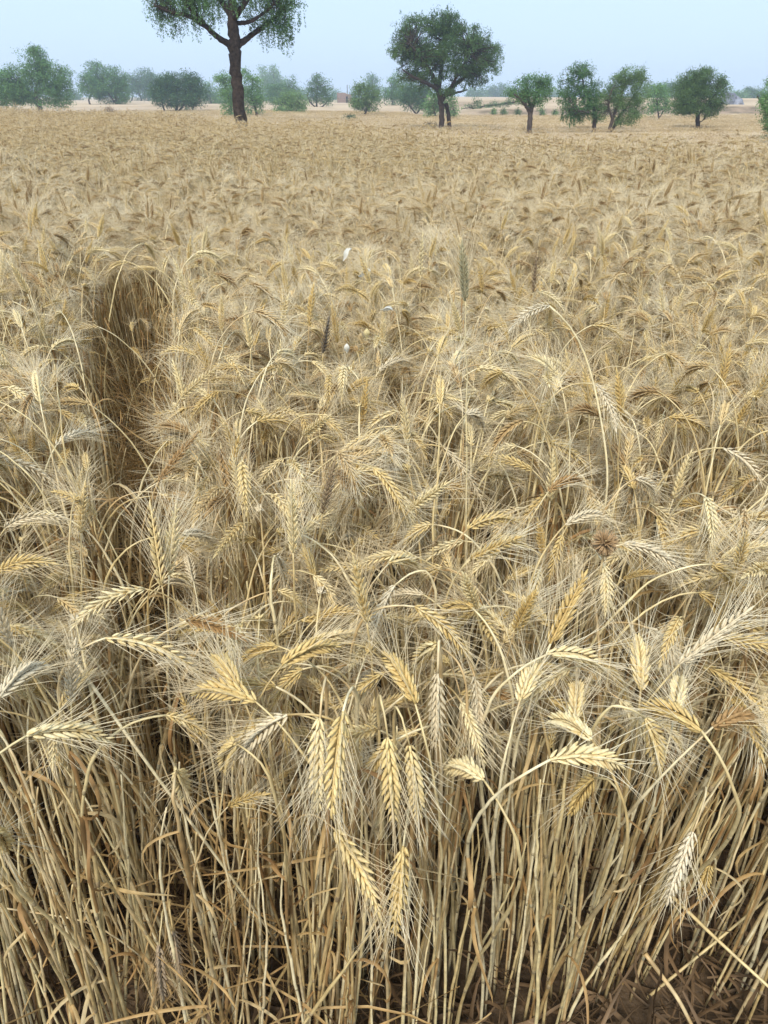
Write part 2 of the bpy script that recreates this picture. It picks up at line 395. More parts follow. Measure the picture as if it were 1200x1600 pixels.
def scatter(rng, x0, x1, y0, y1, sp_, clump=0.0):
    nx_, ny_ = int((x1-x0)/sp_)+1, int((y1-y0)/sp_)+1
    gx, gy = np.meshgrid(np.arange(nx_), np.arange(ny_))
    x = x0+(gx+rng.uniform(0, 1, gx.shape))*sp_; y = y0+(gy+rng.uniform(0, 1, gx.shape))*sp_
    x, y = x.ravel(), y.ravel()
    if clump:
        cs = .16; rr = np.random.default_rng(5); ci = np.floor(x/cs).astype(int); cj = np.floor(y/cs).astype(int)
        hx = (np.sin(ci*127.1+cj*311.7)*43758.5) % 1; hy = (np.sin(ci*269.5+cj*183.3)*43758.5) % 1
        tx, ty = (ci+.25+.5*hx)*cs, (cj+.25+.5*hy)*cs
        x = x+(tx-x)*clump; y = y+(ty-y)*clump
    return x, y
rng = np.random.default_rng(3)
px_, py_ = scatter(rng, -3.9, 3.9, .45, 4.0, .0405, .40)
gapm = in_poly(px_, py_, GAP); thin_ = np.sin(px_*91.7+py_*57.3)*43758.5 % 1 < .12+.40*(1-smooth(.85, 1.3, py_))+.42*smooth(1.85, 2.6, py_)
ok = (py_ > front_y(px_)) & (~gapm | thin_) & (np.abs(px_) < 1.4+.62*py_)
NEAR = np.stack([px_[ok], py_[ok]], 1)

# ---- plants of the photograph that can be told apart: ear foot px, ear tip px, neck height, look, label
HERO = [
 (41,1150,165,1174,.80,'pale','pale wheat ear arching to the right low at the left edge'),
 (165,997,305,1060,.80,'pale','long wheat ear slanting down to the right above the dark gap at left'),
 (400,1097,300,1090,.80,'pale','wheat ear arching to the left with bristles spread like a fan, left of centre'),
 (376,1082,330,1022,.80,'pale','short wheat ear pointing up and left just above the left arching fan ear'),
 (0,1088,76,1040,.80,'white','bleached wheat ear pointing right at the left edge of the field'),
 (276,1206,292,1262,.74,'pale','small shaded wheat ear hanging in front of the reddish stalks at left'),
 (369,1162,358,1216,.76,'gold','short golden wheat ear hanging below the left arching fan ear'),
 (-6,1302,16,1346,.72,'pale','wheat ear half cut by the left edge, lowest on that side'),
 (249,1476,258,1550,.38,'dull','dull brown wheat ear hanging deep near the soil, left one of two'),
 (270,1455,283,1522,.40,'dull','dull wheat ear hanging deep near the soil, right one of two'),
 (441,1039,532,1011,.81,'green','pale greenish wheat ear arching right on a curved neck, alone above the centre left stalks'),
 (449,1117,392,1196,.79,'white','whitish wheat ear hanging down to the left beside the big front pair'),
 (500,1122,500,1250,.79,'pale','left ear of the big pair of wheat ears hanging toward the viewer'),
 (536,1112,522,1266,.81,'pale','right ear of the big pair of wheat ears hanging toward the viewer'),
 (606,1152,612,1268,.80,'pale','left ear of the broad bristly pair hanging at the front centre'),
 (640,1165,648,1270,.78,'gold','right ear of the broad bristly pair hanging at the front centre'),
 (684,1052,680,1156,.80,'white','whitish wheat ear hanging straight down right of the centre'),
 (649,1100,598,1012,.79,'pale','wheat ear pointing up and left into the centre of the crop'),
 (523,1296,591,1438,.66,'gold','golden wheat ear hanging lowest in the centre, tip slanting right'),
 (630,1322,621,1442,.66,'pale','straight pale wheat ear hanging lowest in the centre'),
 (756,1219,703,1221,.74,'green','short wheat ear lying level and pointing left, alone among the right centre stalks'),
 (432,868,444,926,.80,'white','small white wheat ear hanging in the middle left of the crop'),
 (617,915,590,1004,.80,'white','whitish wheat ear hanging left under an orange tinted neck'),
 (608,880,651,902,.80,'pale','hooked wheat ear curling right behind the central ears'),
 (573,972,553,880,.78,'pale','erect pale wheat ear in the middle of the crop'),
 (648,948,716,1032,.80,'gold','golden wheat ear slanting down right through the central cluster'),
 (744,952,725,904,.78,'pale','plump wheat ear with pale tuft pointing up, right of the central cluster'),
 (738,950,694,980,.80,'pale','wheat ear pointing down left under the pale tufted ear'),
 (682,1008,655,1062,.79,'gold','short golden wheat ear wedged between two central ears'),
 (860,1187,974,1208,.79,'green','smooth pale wheat ear arching right on a bent neck at the right front'),
 (1096,1142,1000,1112,.80,'pale','wheat ear arching left with bristles below at the right front'),
 (1008,1122,1016,1210,.80,'pale','wheat ear hanging straight down at the right front, crossing an arching one'),
 (1114,1136,1176,1138,.80,'brown','brownish wheat ear lying level near the right edge'),
 (925,1156,858,1134,.79,'green','short wheat ear pointing left above the smooth arching one at right'),
 (1083,1300,1048,1400,.62,'white','grey white wheat ear hanging on a kinked neck over dark soil at right'),
 (1109,1352,1092,1403,.42,'green','small yellow wheat ear hanging low over dark soil at right'),
 (928,1216,899,1278,.72,'pale','shaded wheat ear pointing down left under the smooth arching one at right'),
 (856,1022,938,1060,.80,'pale','wheat ear slanting down right above the right front stalks'),
 (812,1096,846,1028,.77,'gold','golden wheat ear pointing up right, behind the right front stalks'),
 (1001,1078,996,984,.77,'gold','erect plump wheat ear above the right front stalks'),
 (897,1126,903,1064,.74,'gold','slim erect wheat ear in shade above the right front stalks'),
 (1062,1038,1166,960,.80,'white','large pale wheat ear pointing up right near the right edge'),
 (1054,1116,1062,1054,.76,'gold','short erect wheat ear just below the large pale one near the right edge'),
 (975,850,1066,908,.81,'white','big white wheat ear curving down right beside the round brown seed head'),
 (883,820,952,812,.81,'white','pale wheat ear bending over to the right, left of the round brown seed head'),
 (730,827,813,815,.80,'gold','wheat ear lying level and pointing right, mid right of the crop'),
 (735,874,807,845,.79,'pale','wheat ear pointing right, just below the level one mid right'),
 (694,700,745,802,.80,'white','long silvery wheat ear hanging right of the picture centre'),
 (640,797,697,760,.80,'green','pale yellow wheat ear pointing up right in the middle of the crop'),
 (857,768,913,751,.79,'brown','golden brown wheat ear curved to the right, mid right of the crop'),
 (850,690,913,740,.80,'pale','wheat ear sloping down right below the tall arching stalk'),
 (805,986,834,931,.78,'pale','erect wheat ear leaning right, above the right front stalks'),
 (860,1006,912,905,.80,'gold','long wheat ear leaning up right, beside the leaning erect one'),
 (1130,700,1181,766,.82,'white','wheat ear on a long thin curved neck near the right edge'),
 (993,748,1018,790,.80,'white','small striped white wheat ear hanging under an orange tuft at right'),
 (1045,652,1108,684,.80,'pale','wheat ear sloping down right near the right edge, upper middle'),
 (925,508,972,534,.82,'pale','wheat ear sloping right, just right of the tall arching stalk'),
 (657,430,660,368,.86,'yellow','erect yellow wheat ear standing above the far crop'),
 (505,552,514,500,.82,'grey','dark grey sooty wheat ear standing upright'),
 (504,802,521,734,.80,'darkbrown','dark brown wheat ear standing upright left of the centre'),
 (458,864,455,762,.80,'pale','tall erect wheat ear left of the centre'),
 (282,622,332,583,.82,'gold','plump wheat ear hooked over to the right beside the trampled gap'),
 (80,546,126,535,.81,'pale','wheat ear hooked right at the left side of the trampled gap'),
 (306,556,248,551,.81,'pale','wheat ear reaching left across the top of the trampled gap'),
 (88,696,156,678,.80,'white','pale wheat ear reaching right over the left side of the gap'),
 (0,714,86,776,.80,'white','large grey white wheat ear sloping right at the left edge'),
 (8,826,108,806,.80,'white','whitish wheat ear pointing right below the large grey one at left'),
 (-6,896,88,874,.80,'gold','golden wheat ear pointing right at the left edge, mid height'),
 (285,834,333,866,.80,'white','small striped white wheat ear sloping right, left of the centre'),
 (226,920,110,990,.80,'gold','long golden wheat ear sloping down left over the dark gap'),
 (253,915,236,796,.78,'pale','tall erect wheat ear at the right side of the gap, left of a twin'),
 (264,898,275,800,.78,'pale','tall erect wheat ear at the right side of the gap, right of a twin'),
 (473,682,512,655,.80,'green','pale yellow wheat ear hooked right, above the dark brown upright ear'),
 (402,658,466,676,.80,'pale','wheat ear sloping right, left of the hooked yellow ear'),
 (248,752,306,684,.79,'brown','pinkish brown wheat ear leaning up right at the gap edge'),
 (592,580,640,562,.81,'white','pale wheat ear bent over to the right, above the centre'),
 (727,470,722,388,1.06,'tall','tall erect bristly wheat ear on a long straight stalk above the rest'),
 (833,457,838,405,.86,'darkbrown','dark wheat ear standing upright just above the tall arching stalk'),
 (840,456,878,492,.86,'pale','wheat ear sloping right from the foot of the dark upright one'),
]
LOOK = {'pale': ('ear', 'awn'), 'white': ('ear_white', 'awn'), 'gold': ('ear', 'awn'), 'green': ('ear', 'awn'), 'dull': ('ear_dark', 'awn_dark'),
        'brown': ('ear_brown', 'awn'), 'grey': ('ear_grey', 'awn_dark'), 'darkbrown': ('ear_dark', 'awn_dark'), 'yellow': ('ear', 'awn'), 'tall': ('ear_green', 'awn')}
GROUP = 'wheat plants at the front of the crop'
hero_ears = []          # (px, py, depth, name)
rngh = np.random.default_rng(21)
def make_plant(res, loc, look, label, group=GROUP, meshes=None, rotz=None, scale=1):
    root = add_obj('wheat_plant', None, None, loc)
    if rotz: root.rotation_euler = rotz; root.empty_display_size = .05; root.scale = (scale,)*3
    tag(root, label, 'wheat plant', group)
    if meshes is None: meshes = plant_meshes(res, look)
    for nm, me in meshes:
        if nm == 'bristles': add_obj('bristles', me, ear_o)
        else:
            o = add_obj(nm, me, root)
            if nm == 'ear': ear_o = o
    return root
def plant_meshes(res, look):
    e, a = LOOK[look]; out = [('stalk', res['stalk'].mesh('stalk', [M['stalk'], M['node']]))]
    for l in res['leaves']: out.append(('leaf', l.mesh('leaf', [M['leaf']])))
    out.append(('ear', res['ear'].mesh('ear', [M[e]]))); out.append(('bristles', res['awns'].mesh('bristles', [M[a]])))
    return out
def hero_points(bx, by, tx, ty, zN):
    for _ in range(30):
        Nw = at_z(bx, by, zN); o = np.array([0, 0, H]); d = ray(tx, ty)
        tca = np.dot(Nw-o, d); dist = np.linalg.norm(Nw-(o+d*tca))
        if dist > .125 and zN < .95: zN += .012; continue
        break
    L_ = max(.088, dist*1.02); th = math.sqrt(max(L_*L_-dist*dist, 0))
    up = ty < by-18
    Tw = o+d*(tca + (-th if (up and by < 1000) else th)*(.9 if not up else .6))
    return Nw, Tw
for (bx, by, tx, ty, zN, look, label) in HERO:
    Nw, Tw = hero_points(bx, by, tx, ty, zN)
    chord = Tw-Nw; L_ = np.linalg.norm(chord); cd = chord/L_
    upish = cd[2] > .45
    d0 = unit(cd + UP*(.1 if upish else .55)); d1 = unit(cd*1.0 - UP*(.0 if upish else .55))
    # foot of the plant: front plants lean out toward the path
    back = .0 + .06*smooth(.85, .45, Nw[1]) + rngh.uniform(0, .05)
    side = Nw[0]*(.16 if Nw[1] < 1 else .0) + rngh.normal(0, .02)
    B = np.array([Nw[0]+side - cd[0]*.04, max(Nw[1]+back, front_y(Nw[0]+side)+.02), 0.]); B[2] = ground_h(B[0], B[1])-.005
    if Nw[1] > .9: B[1] = Nw[1] + rngh.uniform(-.02, .08)
    tall = look == 'tall'
    if tall: B[0] = at_z(743, 770, .76)[0]; B[1] = Nw[1]+.01
    res = plant_geo(rngh, Nw-B, d0, d1, L_*1.03, 0, lean_b=(0, 0), thin=tall, awn_len=.085 if tall else .075 if look == 'pale' and by > 1000 else .064,
                    plump=(1.12 if look in ('gold', 'pale', 'green') else 1.0)*(1.12 if by > 1000 and zN > .6 else 1), bristly=.55 if look == 'green' else 1.0, nleaf=1 if tall else None)
    make_plant(res, B, look, label)
    mpx = proj((Nw+Tw)/2); hero_ears.append((mpx[0], mpx[1], mpx[2], label))

# the tall stalk that arches over, and the second arc beside it
def arch_plant(pix, z0, D0, earpix, look, label, r=.0019):
    pts = [at_D(px, py, dd) for px, py, dd in pix]
    P = np.array(pts); foot = np.array([P[0][0]-.01, P[0][1]+.02, 0.]); foot[2] = ground_h(foot[0], foot[1])
    dense = [foot] + list(P); dense = np.array(dense)-foot
    al = np.concatenate([[0], np.cumsum(np.linalg.norm(np.diff(dense, axis=0), axis=1))])
    c = np.stack([np.interp(np.linspace(0, al[-1], 44), al, dense[:, i]) for i in range(3)], 1)
    for _ in range(5): c[1:-1] = (c[:-2]+2*c[1:-1]+c[2:])/4
    gs = G(); tube(gs, c, np.linspace(r*1.3, r*.75, len(c)), 7)
    T_ = at_D(*earpix)-foot; Nn = c[-1]; ch = T_-Nn
    d0 = unit(unit(c[-1]-c[-3])*.6+unit(ch)); E = np.array([Nn, Nn+d0*np.linalg.norm(ch)*.5, T_])
    e, a = ear_geo(rngh, E, 0, .07, .95)
    lf = leaf_geo(rngh, np.array([c[0], c[10], c[16], c[20]]), .55, r, 0)
    make_plant({'stalk': gs, 'leaves': [lf], 'ear': e, 'awns': a}, foot, look, label)
D1 = at_z(955, 740, .80)[1]
arch_plant([(955, 745, D1), (943, 680, D1+.03), (930, 600, D1+.06), (905, 520, D1+.08), (885, 492, D1+.08), (858, 478, D1+.07)], 0, 0, (800, 512, D1+.03), 'white',
           'tall stalk arching over to the left with a white ear at its end')
D2 = at_z(880, 640, .86)[1]
arch_plant([(842, 640, D2), (865, 605, D2+.02), (890, 592, D2+.02), (915, 592, D2), (930, 600, D2-.02)], 0, 0, (962, 668, D2-.08), 'white',
           'thin neck arching right with a silvery ear hanging behind the tall arching stalk')

# ---- generic plants of the front rows, as individuals
NVAR = 44
rngv = np.random.default_rng(8)
variants = []
for k in range(NVAR):
    s_ = random_shape(rngv); res = plant_geo(rngv, *s_, 0, nleaf=int(rngv.choice([0, 1, 1, 2])), bristly=.82)
    look = rngv.choice(['pale', 'gold', 'white', 'green', 'brown'], p=[.42, .28, .16, .08, .06])
    variants.append((s_, res, look, None))
order = np.argsort(NEAR[:, 1] + .25*np.abs(NEAR[:, 0]))
NEAR = NEAR[order]
n_ind = 300 - len(HERO) - 2
used = 0; crop_pts = []
def where(px, py):
    return None
seen_labels = set()
rngp = np.random.default_rng(17)
SHORT = [h[6] for h in HERO]
LOOKWORD = {'pale': 'straw-coloured', 'gold': 'golden', 'white': 'bleached', 'green': 'greenish straw', 'brown': 'brownish'}
meshcache = {}
indiv = []
HX = np.array([[h[0], h[1], h[2]] for h in hero_ears])
from mathutils import Matrix
def TILT(lx, ly):
    cx, sx, cy_, sy = math.cos(-ly), math.sin(-ly), math.cos(lx), math.sin(lx)
    return np.array([[cy_, 0, sy], [0, 1, 0], [-sy, 0, cy_]])@np.array([[1, 0, 0], [0, cx, -sx], [0, sx, cx]])
def euler(R): return tuple(Matrix(R.tolist()).to_euler('XYZ'))
def tilt_at(x, y):
    f = 1-smooth(.9, 1.9, y)
    return (-.13*x if x < 0 else .07*x)*f+.04*math.sin(x*9+y*5)+.03*math.sin(y*13-x*4), .09*(1-smooth(.5, .8, y))+.03*math.sin(x*7-y*11)
for (x, y) in NEAR:
    best = None
    ing = in_poly(np.array([x]), np.array([y]), GAP)[0]; gs_ = rngp.uniform(.55, .9) if ing else rngp.uniform(.74, .94) if y < .95 and rngp.random() < .5 else 1
    tl = tilt_at(x, y); tn = rngp.normal(0, .16 if ing else .035, 2)
    for tr in range(12):
        k = int(rngp.integers(NVAR)); rz = rngp.uniform(0, 2*math.pi); sc_ = rngp.uniform(.94, 1.06)*gs_
        (N_, d0, d1, L_), _, look, _ = variants[k]
        c, s = math.cos(rz), math.sin(rz); R = TILT(tl[0]+tn[0], tl[1]+tn[1])@np.array([[c, -s, 0], [s, c, 0], [0, 0, 1]])
        nw = R@N_*sc_ + np.array([x, y, 0]); mid = R@(N_+unit(d0)*L_*.5)*sc_+np.array([x, y, 0]); tipw = R@(N_+unit(d0)*L_*.5+unit(d1)*L_*.5)*sc_+np.array([x, y, 0])
        qx, qy, qd = proj(mid); pen = 0
        dd = np.hypot(HX[:, 0]-qx, HX[:, 1]-qy); near_ = (dd < 60*(1/max(qd, .6)) + 25) & (HX[:, 2] > qd-.02)
        pen += near_.sum()*2
        if qy > 1150: pen += min((qy-1150)/50, 2.5)
        lim = (qx > 140) & (qx < 275) & (qy > 430)
        if lim: pen += 1.5
        if best is None or pen < best[0]: best = (pen, k, euler(R), sc_, mid, tipw, nw, near_.sum())
        if pen == 0: break
    pen, k, rz, sc_, mid, tipw, nw, hit = best
    if hit > 1 and y < 1.2: continue
    q = proj(mid); vis = -30 < q[0] < 1230 and 100 < q[1] < 1620
    if used < n_ind and vis:
        if k not in meshcache: meshcache[k] = plant_meshes(variants[k][1], variants[k][2])
        indiv.append((x, y, k, rz, sc_, q, proj(tipw), proj(nw))); used += 1
    else: crop_pts.append((x, y, rz, sc_, k))
def rel_label(look, q, qt, qn):
    dx, dy = qt[0]-qn[0], qt[1]-qn[1]
    if abs(dx) > abs(dy)*1.2: d = 'nodding right' if dx > 0 else 'nodding left'
    elif dy > 0: d = 'hanging down' + (' right' if dx > 25 else ' left' if dx < -25 else '')
    else: d = 'pointing up' + (' right' if dx > 25 else ' left' if dx < -25 else '')
    return f"{LOOKWORD[look]} ear {d}"
cell = lambda q: (int(np.clip(q[1]/1600*12, 0, 11)), int(np.clip(q[0]/1200*8, 0, 7)))
COLW = ['at left edge', 'near left edge', 'left of centre', 'just left of centre', 'just right of centre', 'right of centre', 'near right edge', 'at right edge']
ROWW = {2: 'far back', 3: 'high up', 4: 'above mid height', 5: 'nearly mid height', 6: 'just under mid height', 7: 'below mid height', 8: 'front rows', 9: 'over lower stalks', 10: 'low down', 11: 'at the bottom'}
buckets = {}
for it in indiv:
    key = rel_label(variants[it[2]][2], it[5], it[6], it[7]) + ', ' + ROWW.get(cell(it[5])[0], 'in the far crop') + ' ' + COLW[cell(it[5])[1]]
    buckets.setdefault(key, []).append(it)
NUM = ['', '', 'two', 'three', 'four', 'five', 'six', 'seven', 'eight', 'nine', 'ten', 'eleven', 'twelve']
ORDN = ['leftmost', 'second', 'third', 'fourth', 'fifth', 'sixth', 'seventh', 'eighth', 'ninth', 'tenth', 'eleventh', 'twelfth']
for key, its in buckets.items():
    its.sort(key=lambda a: a[5][0])
    for n_, it in enumerate(its):
        lab = key
        if len(its) > 1: lab = ('last' if n_ == len(its)-1 else ORDN[min(n_, 11)]) + f' of {NUM[min(len(its), 12)]}: ' + key
        if len(lab.split()) > 16: lab = lab.replace('straw-coloured ear', 'straw ear').replace('just ', '').replace('over lower stalks', 'low')
        if len(lab.split()) > 16: lab = lab.replace('greenish straw', 'greenish')
        x, y, k, rz, sc_ = it[:5]
        make_plant(None, (x, y, float(ground_h(x, y))-.004), None, lab, GROUP, meshcache[k], rz, sc_)

# ------------------------------------------------------------------ the rest of the crop: one object of stuff
forms = bpy.data.collections.new('wheat forms')       # source shapes, not linked to the scene
form_count = 0
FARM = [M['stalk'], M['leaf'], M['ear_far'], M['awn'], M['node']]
def add_form(g, MATS=FARM):
    global form_count
    o = bpy.data.objects.new('form_%03d' % form_count, g.mesh('wheat_form', MATS)); forms.objects.link(o); form_count += 1; return form_count-1
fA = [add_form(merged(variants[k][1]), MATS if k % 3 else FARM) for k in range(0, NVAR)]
rb = np.random.default_rng(31)
fB = []
for k in range(22):
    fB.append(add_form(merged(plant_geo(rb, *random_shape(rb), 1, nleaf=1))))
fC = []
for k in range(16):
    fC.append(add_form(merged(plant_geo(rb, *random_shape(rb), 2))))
fD = []
for k in range(8):                                     # loose tufts of a dozen plants
    g = G()
    for q in range(14):
        N_, d0, d1, L_ = random_shape(rb); g1 = merged(plant_geo(rb, N_, d0, d1, L_, 2)); g.join(g1, None, (rb.uniform(-.2, .2), rb.uniform(-.2, .2), 0))
    fD.append(add_form(g))
P_, R_, S_, I_ = [], [], [], []
def put(x, y, rz, sc_, f, tilt=(0, 0)):
    P_.append((x, y, float(ground_h(x, y))-.004)); R_.append(rz if isinstance(rz, tuple) else (tilt[0], tilt[1], rz)); S_.append(sc_); I_.append(f)
for (x, y, rz, sc_, k) in crop_pts: put(x, y, rz, sc_*(1+.05*math.sin(x*2.1+y*1.7)), fA[k] if y < 2.9 else fB[k % len(fB)])
def undul(x, y): return 1+.05*np.sin(x*1.3+1.1*np.sin(y*.8))*np.cos(y*1.1)+.03*np.sin(x*3.7+y*2.2)
x, y = scatter(rb, -7.5, 7.5, 4.0, 8.5, .060, .3)
ok = (np.abs(x) < 1.6+.60*y)
for a, b in zip(x[ok], y[ok]): put(a, b, rb.uniform(0, 6.28), rb.normal(1, .05)*undul(a, b), fB[rb.integers(len(fB))] if b < 5.5 else fC[rb.integers(len(fC))])
x, y = scatter(rb, -12, 12, 8.5, 15, .075, 0)
ok = (np.abs(x) < 2+.60*y) & (np.hypot(x, y) < far_limit(x, y))
for a, b in zip(x[ok], y[ok]): put(a, b, rb.uniform(0, 6.28), rb.normal(1, .05)*undul(a, b), fC[rb.integers(len(fC))])
x, y = scatter(rb, -32, 14, 15, 48, .30, 0)
ok = (np.abs(x) < 3+.60*y) & (np.hypot(x, y) < far_limit(x, y))
for a, b in zip(x[ok], y[ok]): put(a, b, rb.uniform(0, 6.28), rb.normal(1, .05)*undul(a, b), fD[rb.integers(len(fD))])
fS = []
for k in range(14):
    h_ = rb.uniform(.42, .72); nk = np.array([rb.normal(0, .03), rb.normal(0, .03), h_])
    fS.append(add_form(merged(plant_geo(rb, nk, unit(np.array([rb.normal(0, .2), rb.normal(0, .2), 1])), UP, .07, 0, nleaf=int(rb.choice([0, 0, 1])), ear=False))))
def put_tillers(x0, x1, y0, y1, sp_, keep=None, sc=(.85, 1.1), jit=.05):
    x, y = scatter(rb, x0, x1, y0, y1, sp_, .25)
    ok = (y > front_y(x)-.01) & (np.abs(x) < 1.3+.62*y); gm = in_poly(x, y, GAP)
    ok &= gm if keep == 'gap' else ~gm
    for a, b in zip(x[ok], y[ok]):
        t_ = tilt_at(a, b); Rm = TILT(t_[0]+rb.normal(0, jit), t_[1]+rb.normal(0, jit))@np.array(Matrix.Rotation(rb.uniform(0, 6.28), 3, 'Z'))
        put(a, b, euler(Rm), rb.uniform(*sc), fS[rb.integers(len(fS))])
put_tillers(-2.4, 2.4, .45, 1.7, .050)
put_tillers(-2.2, 0, .45, 1.25, .040, 'gap', (.5, .95), .14)
put_tillers(-2.4, 0, 1.25, 4.5, .050, 'gap', (.3, .75), .30)
def instancer(name, P_, R_, S_, I_, coll):
    me = bpy.data.meshes.new(name); me.vertices.add(len(P_)); me.vertices.foreach_set('co', np.array(P_, float).ravel())
    a = me.attributes.new('turn', 'FLOAT_VECTOR', 'POINT'); a.data.foreach_set('vector', np.array(R_, float).ravel())
    a = me.attributes.new('size', 'FLOAT', 'POINT'); a.data.foreach_set('value', np.array(S_, float))
    a = me.attributes.new('form', 'INT', 'POINT'); a.data.foreach_set('value', np.array(I_, np.int32))
    ng = bpy.data.node_groups.new(name, 'GeometryNodeTree')
    ng.interface.new_socket('Geometry', in_out='INPUT', socket_type='NodeSocketGeometry'); ng.interface.new_socket('Geometry', in_out='OUTPUT', socket_type='NodeSocketGeometry')
    N = ng.nodes.new; gi = N('NodeGroupInput'); go = N('NodeGroupOutput'); ip = N('GeometryNodeInstanceOnPoints'); ci = N('GeometryNodeCollectionInfo')
    ci.inputs['Collection'].default_value = coll; ci.inputs['Separate Children'].default_value = True; ci.inputs['Reset Children'].default_value = True
    ip.inputs['Pick Instance'].default_value = True
    def at(nm, ty):
        n = N('GeometryNodeInputNamedAttribute'); n.data_type = ty; n.inputs['Name'].default_value = nm; return n.outputs['Attribute']
    er = N('FunctionNodeEulerToRotation'); ng.links.new(at('turn', 'FLOAT_VECTOR'), er.inputs[0])
    ng.links.new(gi.outputs[0], ip.inputs['Points']); ng.links.new(ci.outputs[0], ip.inputs['Instance'])
    ng.links.new(at('form', 'INT'), ip.inputs['Instance Index']); ng.links.new(er.outputs[0], ip.inputs['Rotation']); ng.links.new(at('size', 'FLOAT'), ip.inputs['Scale'])
    ng.links.new(ip.outputs[0], go.inputs[0])
    o = add_obj(name, me); md = o.modifiers.new('scatter', 'NODES'); md.node_group = ng; return o
crop = instancer('wheat_crop', P_, R_, S_, I_, forms); tag(crop, 'dense ripe bearded wheat filling the field behind the front plants', kind='stuff')
print('crop instances', len(P_), 'individuals', used + len(HERO) + 2)

# fields beyond the edge of the near plot
P2, R2, S2, I2 = [], [], [], []
x, y = scatter(rb, -52, 52, 12, 78, .62, 0)
lim = far_limit(x, y); r_ = np.hypot(x, y)
ok = (np.abs(x) < 2+.62*y) & (r_ > lim+1.2) & ~((x > 2) & (y > 60.5)) & (np.sin(y*.55+x*.04) > -.93)
fE = bpy.data.collections.new('short wheat forms')
for k in range(8):
    g = G()
    for q in range(26):
        N_, d0, d1, L_ = random_shape(rb, .15); g1 = merged(plant_geo(rb, N_, d0, d1, L_, 2)); g.join(g1, None, (rb.uniform(-.42, .42), rb.uniform(-.42, .42), 0))
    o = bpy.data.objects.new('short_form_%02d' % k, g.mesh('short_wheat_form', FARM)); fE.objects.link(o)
for a, b in zip(x[ok], y[ok]):
    P2.append((a, b, float(ground_h(a, b))-.02)); R2.append((0, 0, rb.uniform(0, 6.28))); S2.append(rb.uniform(.75, 1.1)); I2.append(int(rb.integers(8)))
far = instancer('far_wheat', P2, R2, S2, I2, fE); tag(far, 'smooth pale wheat fields between the trees', kind='stuff')

# ------------------------------------------------------------------ litter, lodged straw
def litter(name, n, region, zmax, label, lenr=(.05, .22), mat='litter', wr=(.0015, .0042), flat=False, seed=4):
    r = np.random.default_rng(seed); g = G(); cnt = 0
    while cnt < n:
        x, y = region(r)
        z = ground_h(x, y) + r.random()**2.2*zmax + .004
        ln = r.uniform(*lenr); m_ = 7; az = r.uniform(0, 6.28); el = r.normal(0, .35 if flat else .6); q = [np.array([x, y, z])]
        tw = r.normal(0, 1.0 if flat else 2.2); cv = r.normal(0, .5 if flat else 1.6)
        for k in range(m_-1):
            az += tw/(m_-1); el += cv/(m_-1)
            q.append(q[-1]+ln/(m_-1)*np.array([math.cos(az)*math.cos(el), math.sin(az)*math.cos(el), math.sin(el)]))
        q = np.array(q); q[:, 2] = np.maximum(q[:, 2], ground_h(q[:, 0], q[:, 1])+.003)
        wd = r.uniform(*wr)*np.sin(np.clip(np.linspace(.1, .95, m_), 0, 1)*math.pi)**.5
        th = np.linspace(0, r.normal(0, 2), m_)+r.uniform(0, 3.1); sd = np.array([-math.sin(az), math.cos(az), 0.])
        ribbon(g, q, wd, sd[None]*np.cos(th)[:, None]+UP[None]*np.sin(th)[:, None]); cnt += 1
    o = add_obj(name, g.mesh(name, [M[mat]])); tag(o, label, kind='stuff'); return o
def reg_front(r):
    y = r.uniform(.42, 1.5); return r.uniform(-.7-.6*y, .7+.6*y), y
litter('dry_leaf_litter', 4200, reg_front, .07, 'curled dry wheat leaves tangled among the foot of the stalks')
gx0, gx1, gy0, gy1 = GAP[:, 0].min(), GAP[:, 0].max(), GAP[:, 1].min(), GAP[:, 1].max()
def reg_gap(r):
    while True:
        x, y = r.uniform(gx0, gx1), r.uniform(gy0, gy1)
        if in_poly(np.array([x]), np.array([y]), GAP)[0]: return x, y+r.uniform(0, .25)
litter('trampled_straw', 2600, reg_gap, .42, 'trampled straw and leaves lying in the gap at left', (.12, .45), 'leaf', (.0010, .0024), True, 9)

# ------------------------------------------------------------------ trees
def foliage_mat(name, cols, scale=.8):
    m = plant_mat(name, cols, .6, scale, (.65, 1.35), transl=.25, spec=.25)
    return m
M['fol_green'] = foliage_mat('green acacia foliage', [(.07, .155, .045), (.11, .225, .07), (.16, .29, .095)])
M['fol_dark'] = foliage_mat('dark acacia foliage', [(.055, .12, .042), (.09, .175, .06), (.125, .23, .085)])
M['fol_olive'] = foliage_mat('olive acacia foliage', [(.085, .155, .05), (.13, .22, .07), (.18, .29, .10)])
M['bark'] = plant_mat('rough dark bark', [(.035, .026, .022), (.065, .048, .038), (.10, .076, .06)], .9, 5, (.5, 1.3), spec=.1, stretch=(3, 3, .7), bump=1.0)
M['bark_pale'] = plant_mat('pale weathered bark', [(.16, .11, .07), (.26, .19, .13)], .9, 6, (.6, 1.2), spec=.1, stretch=(3, 3, .7), bump=.8)

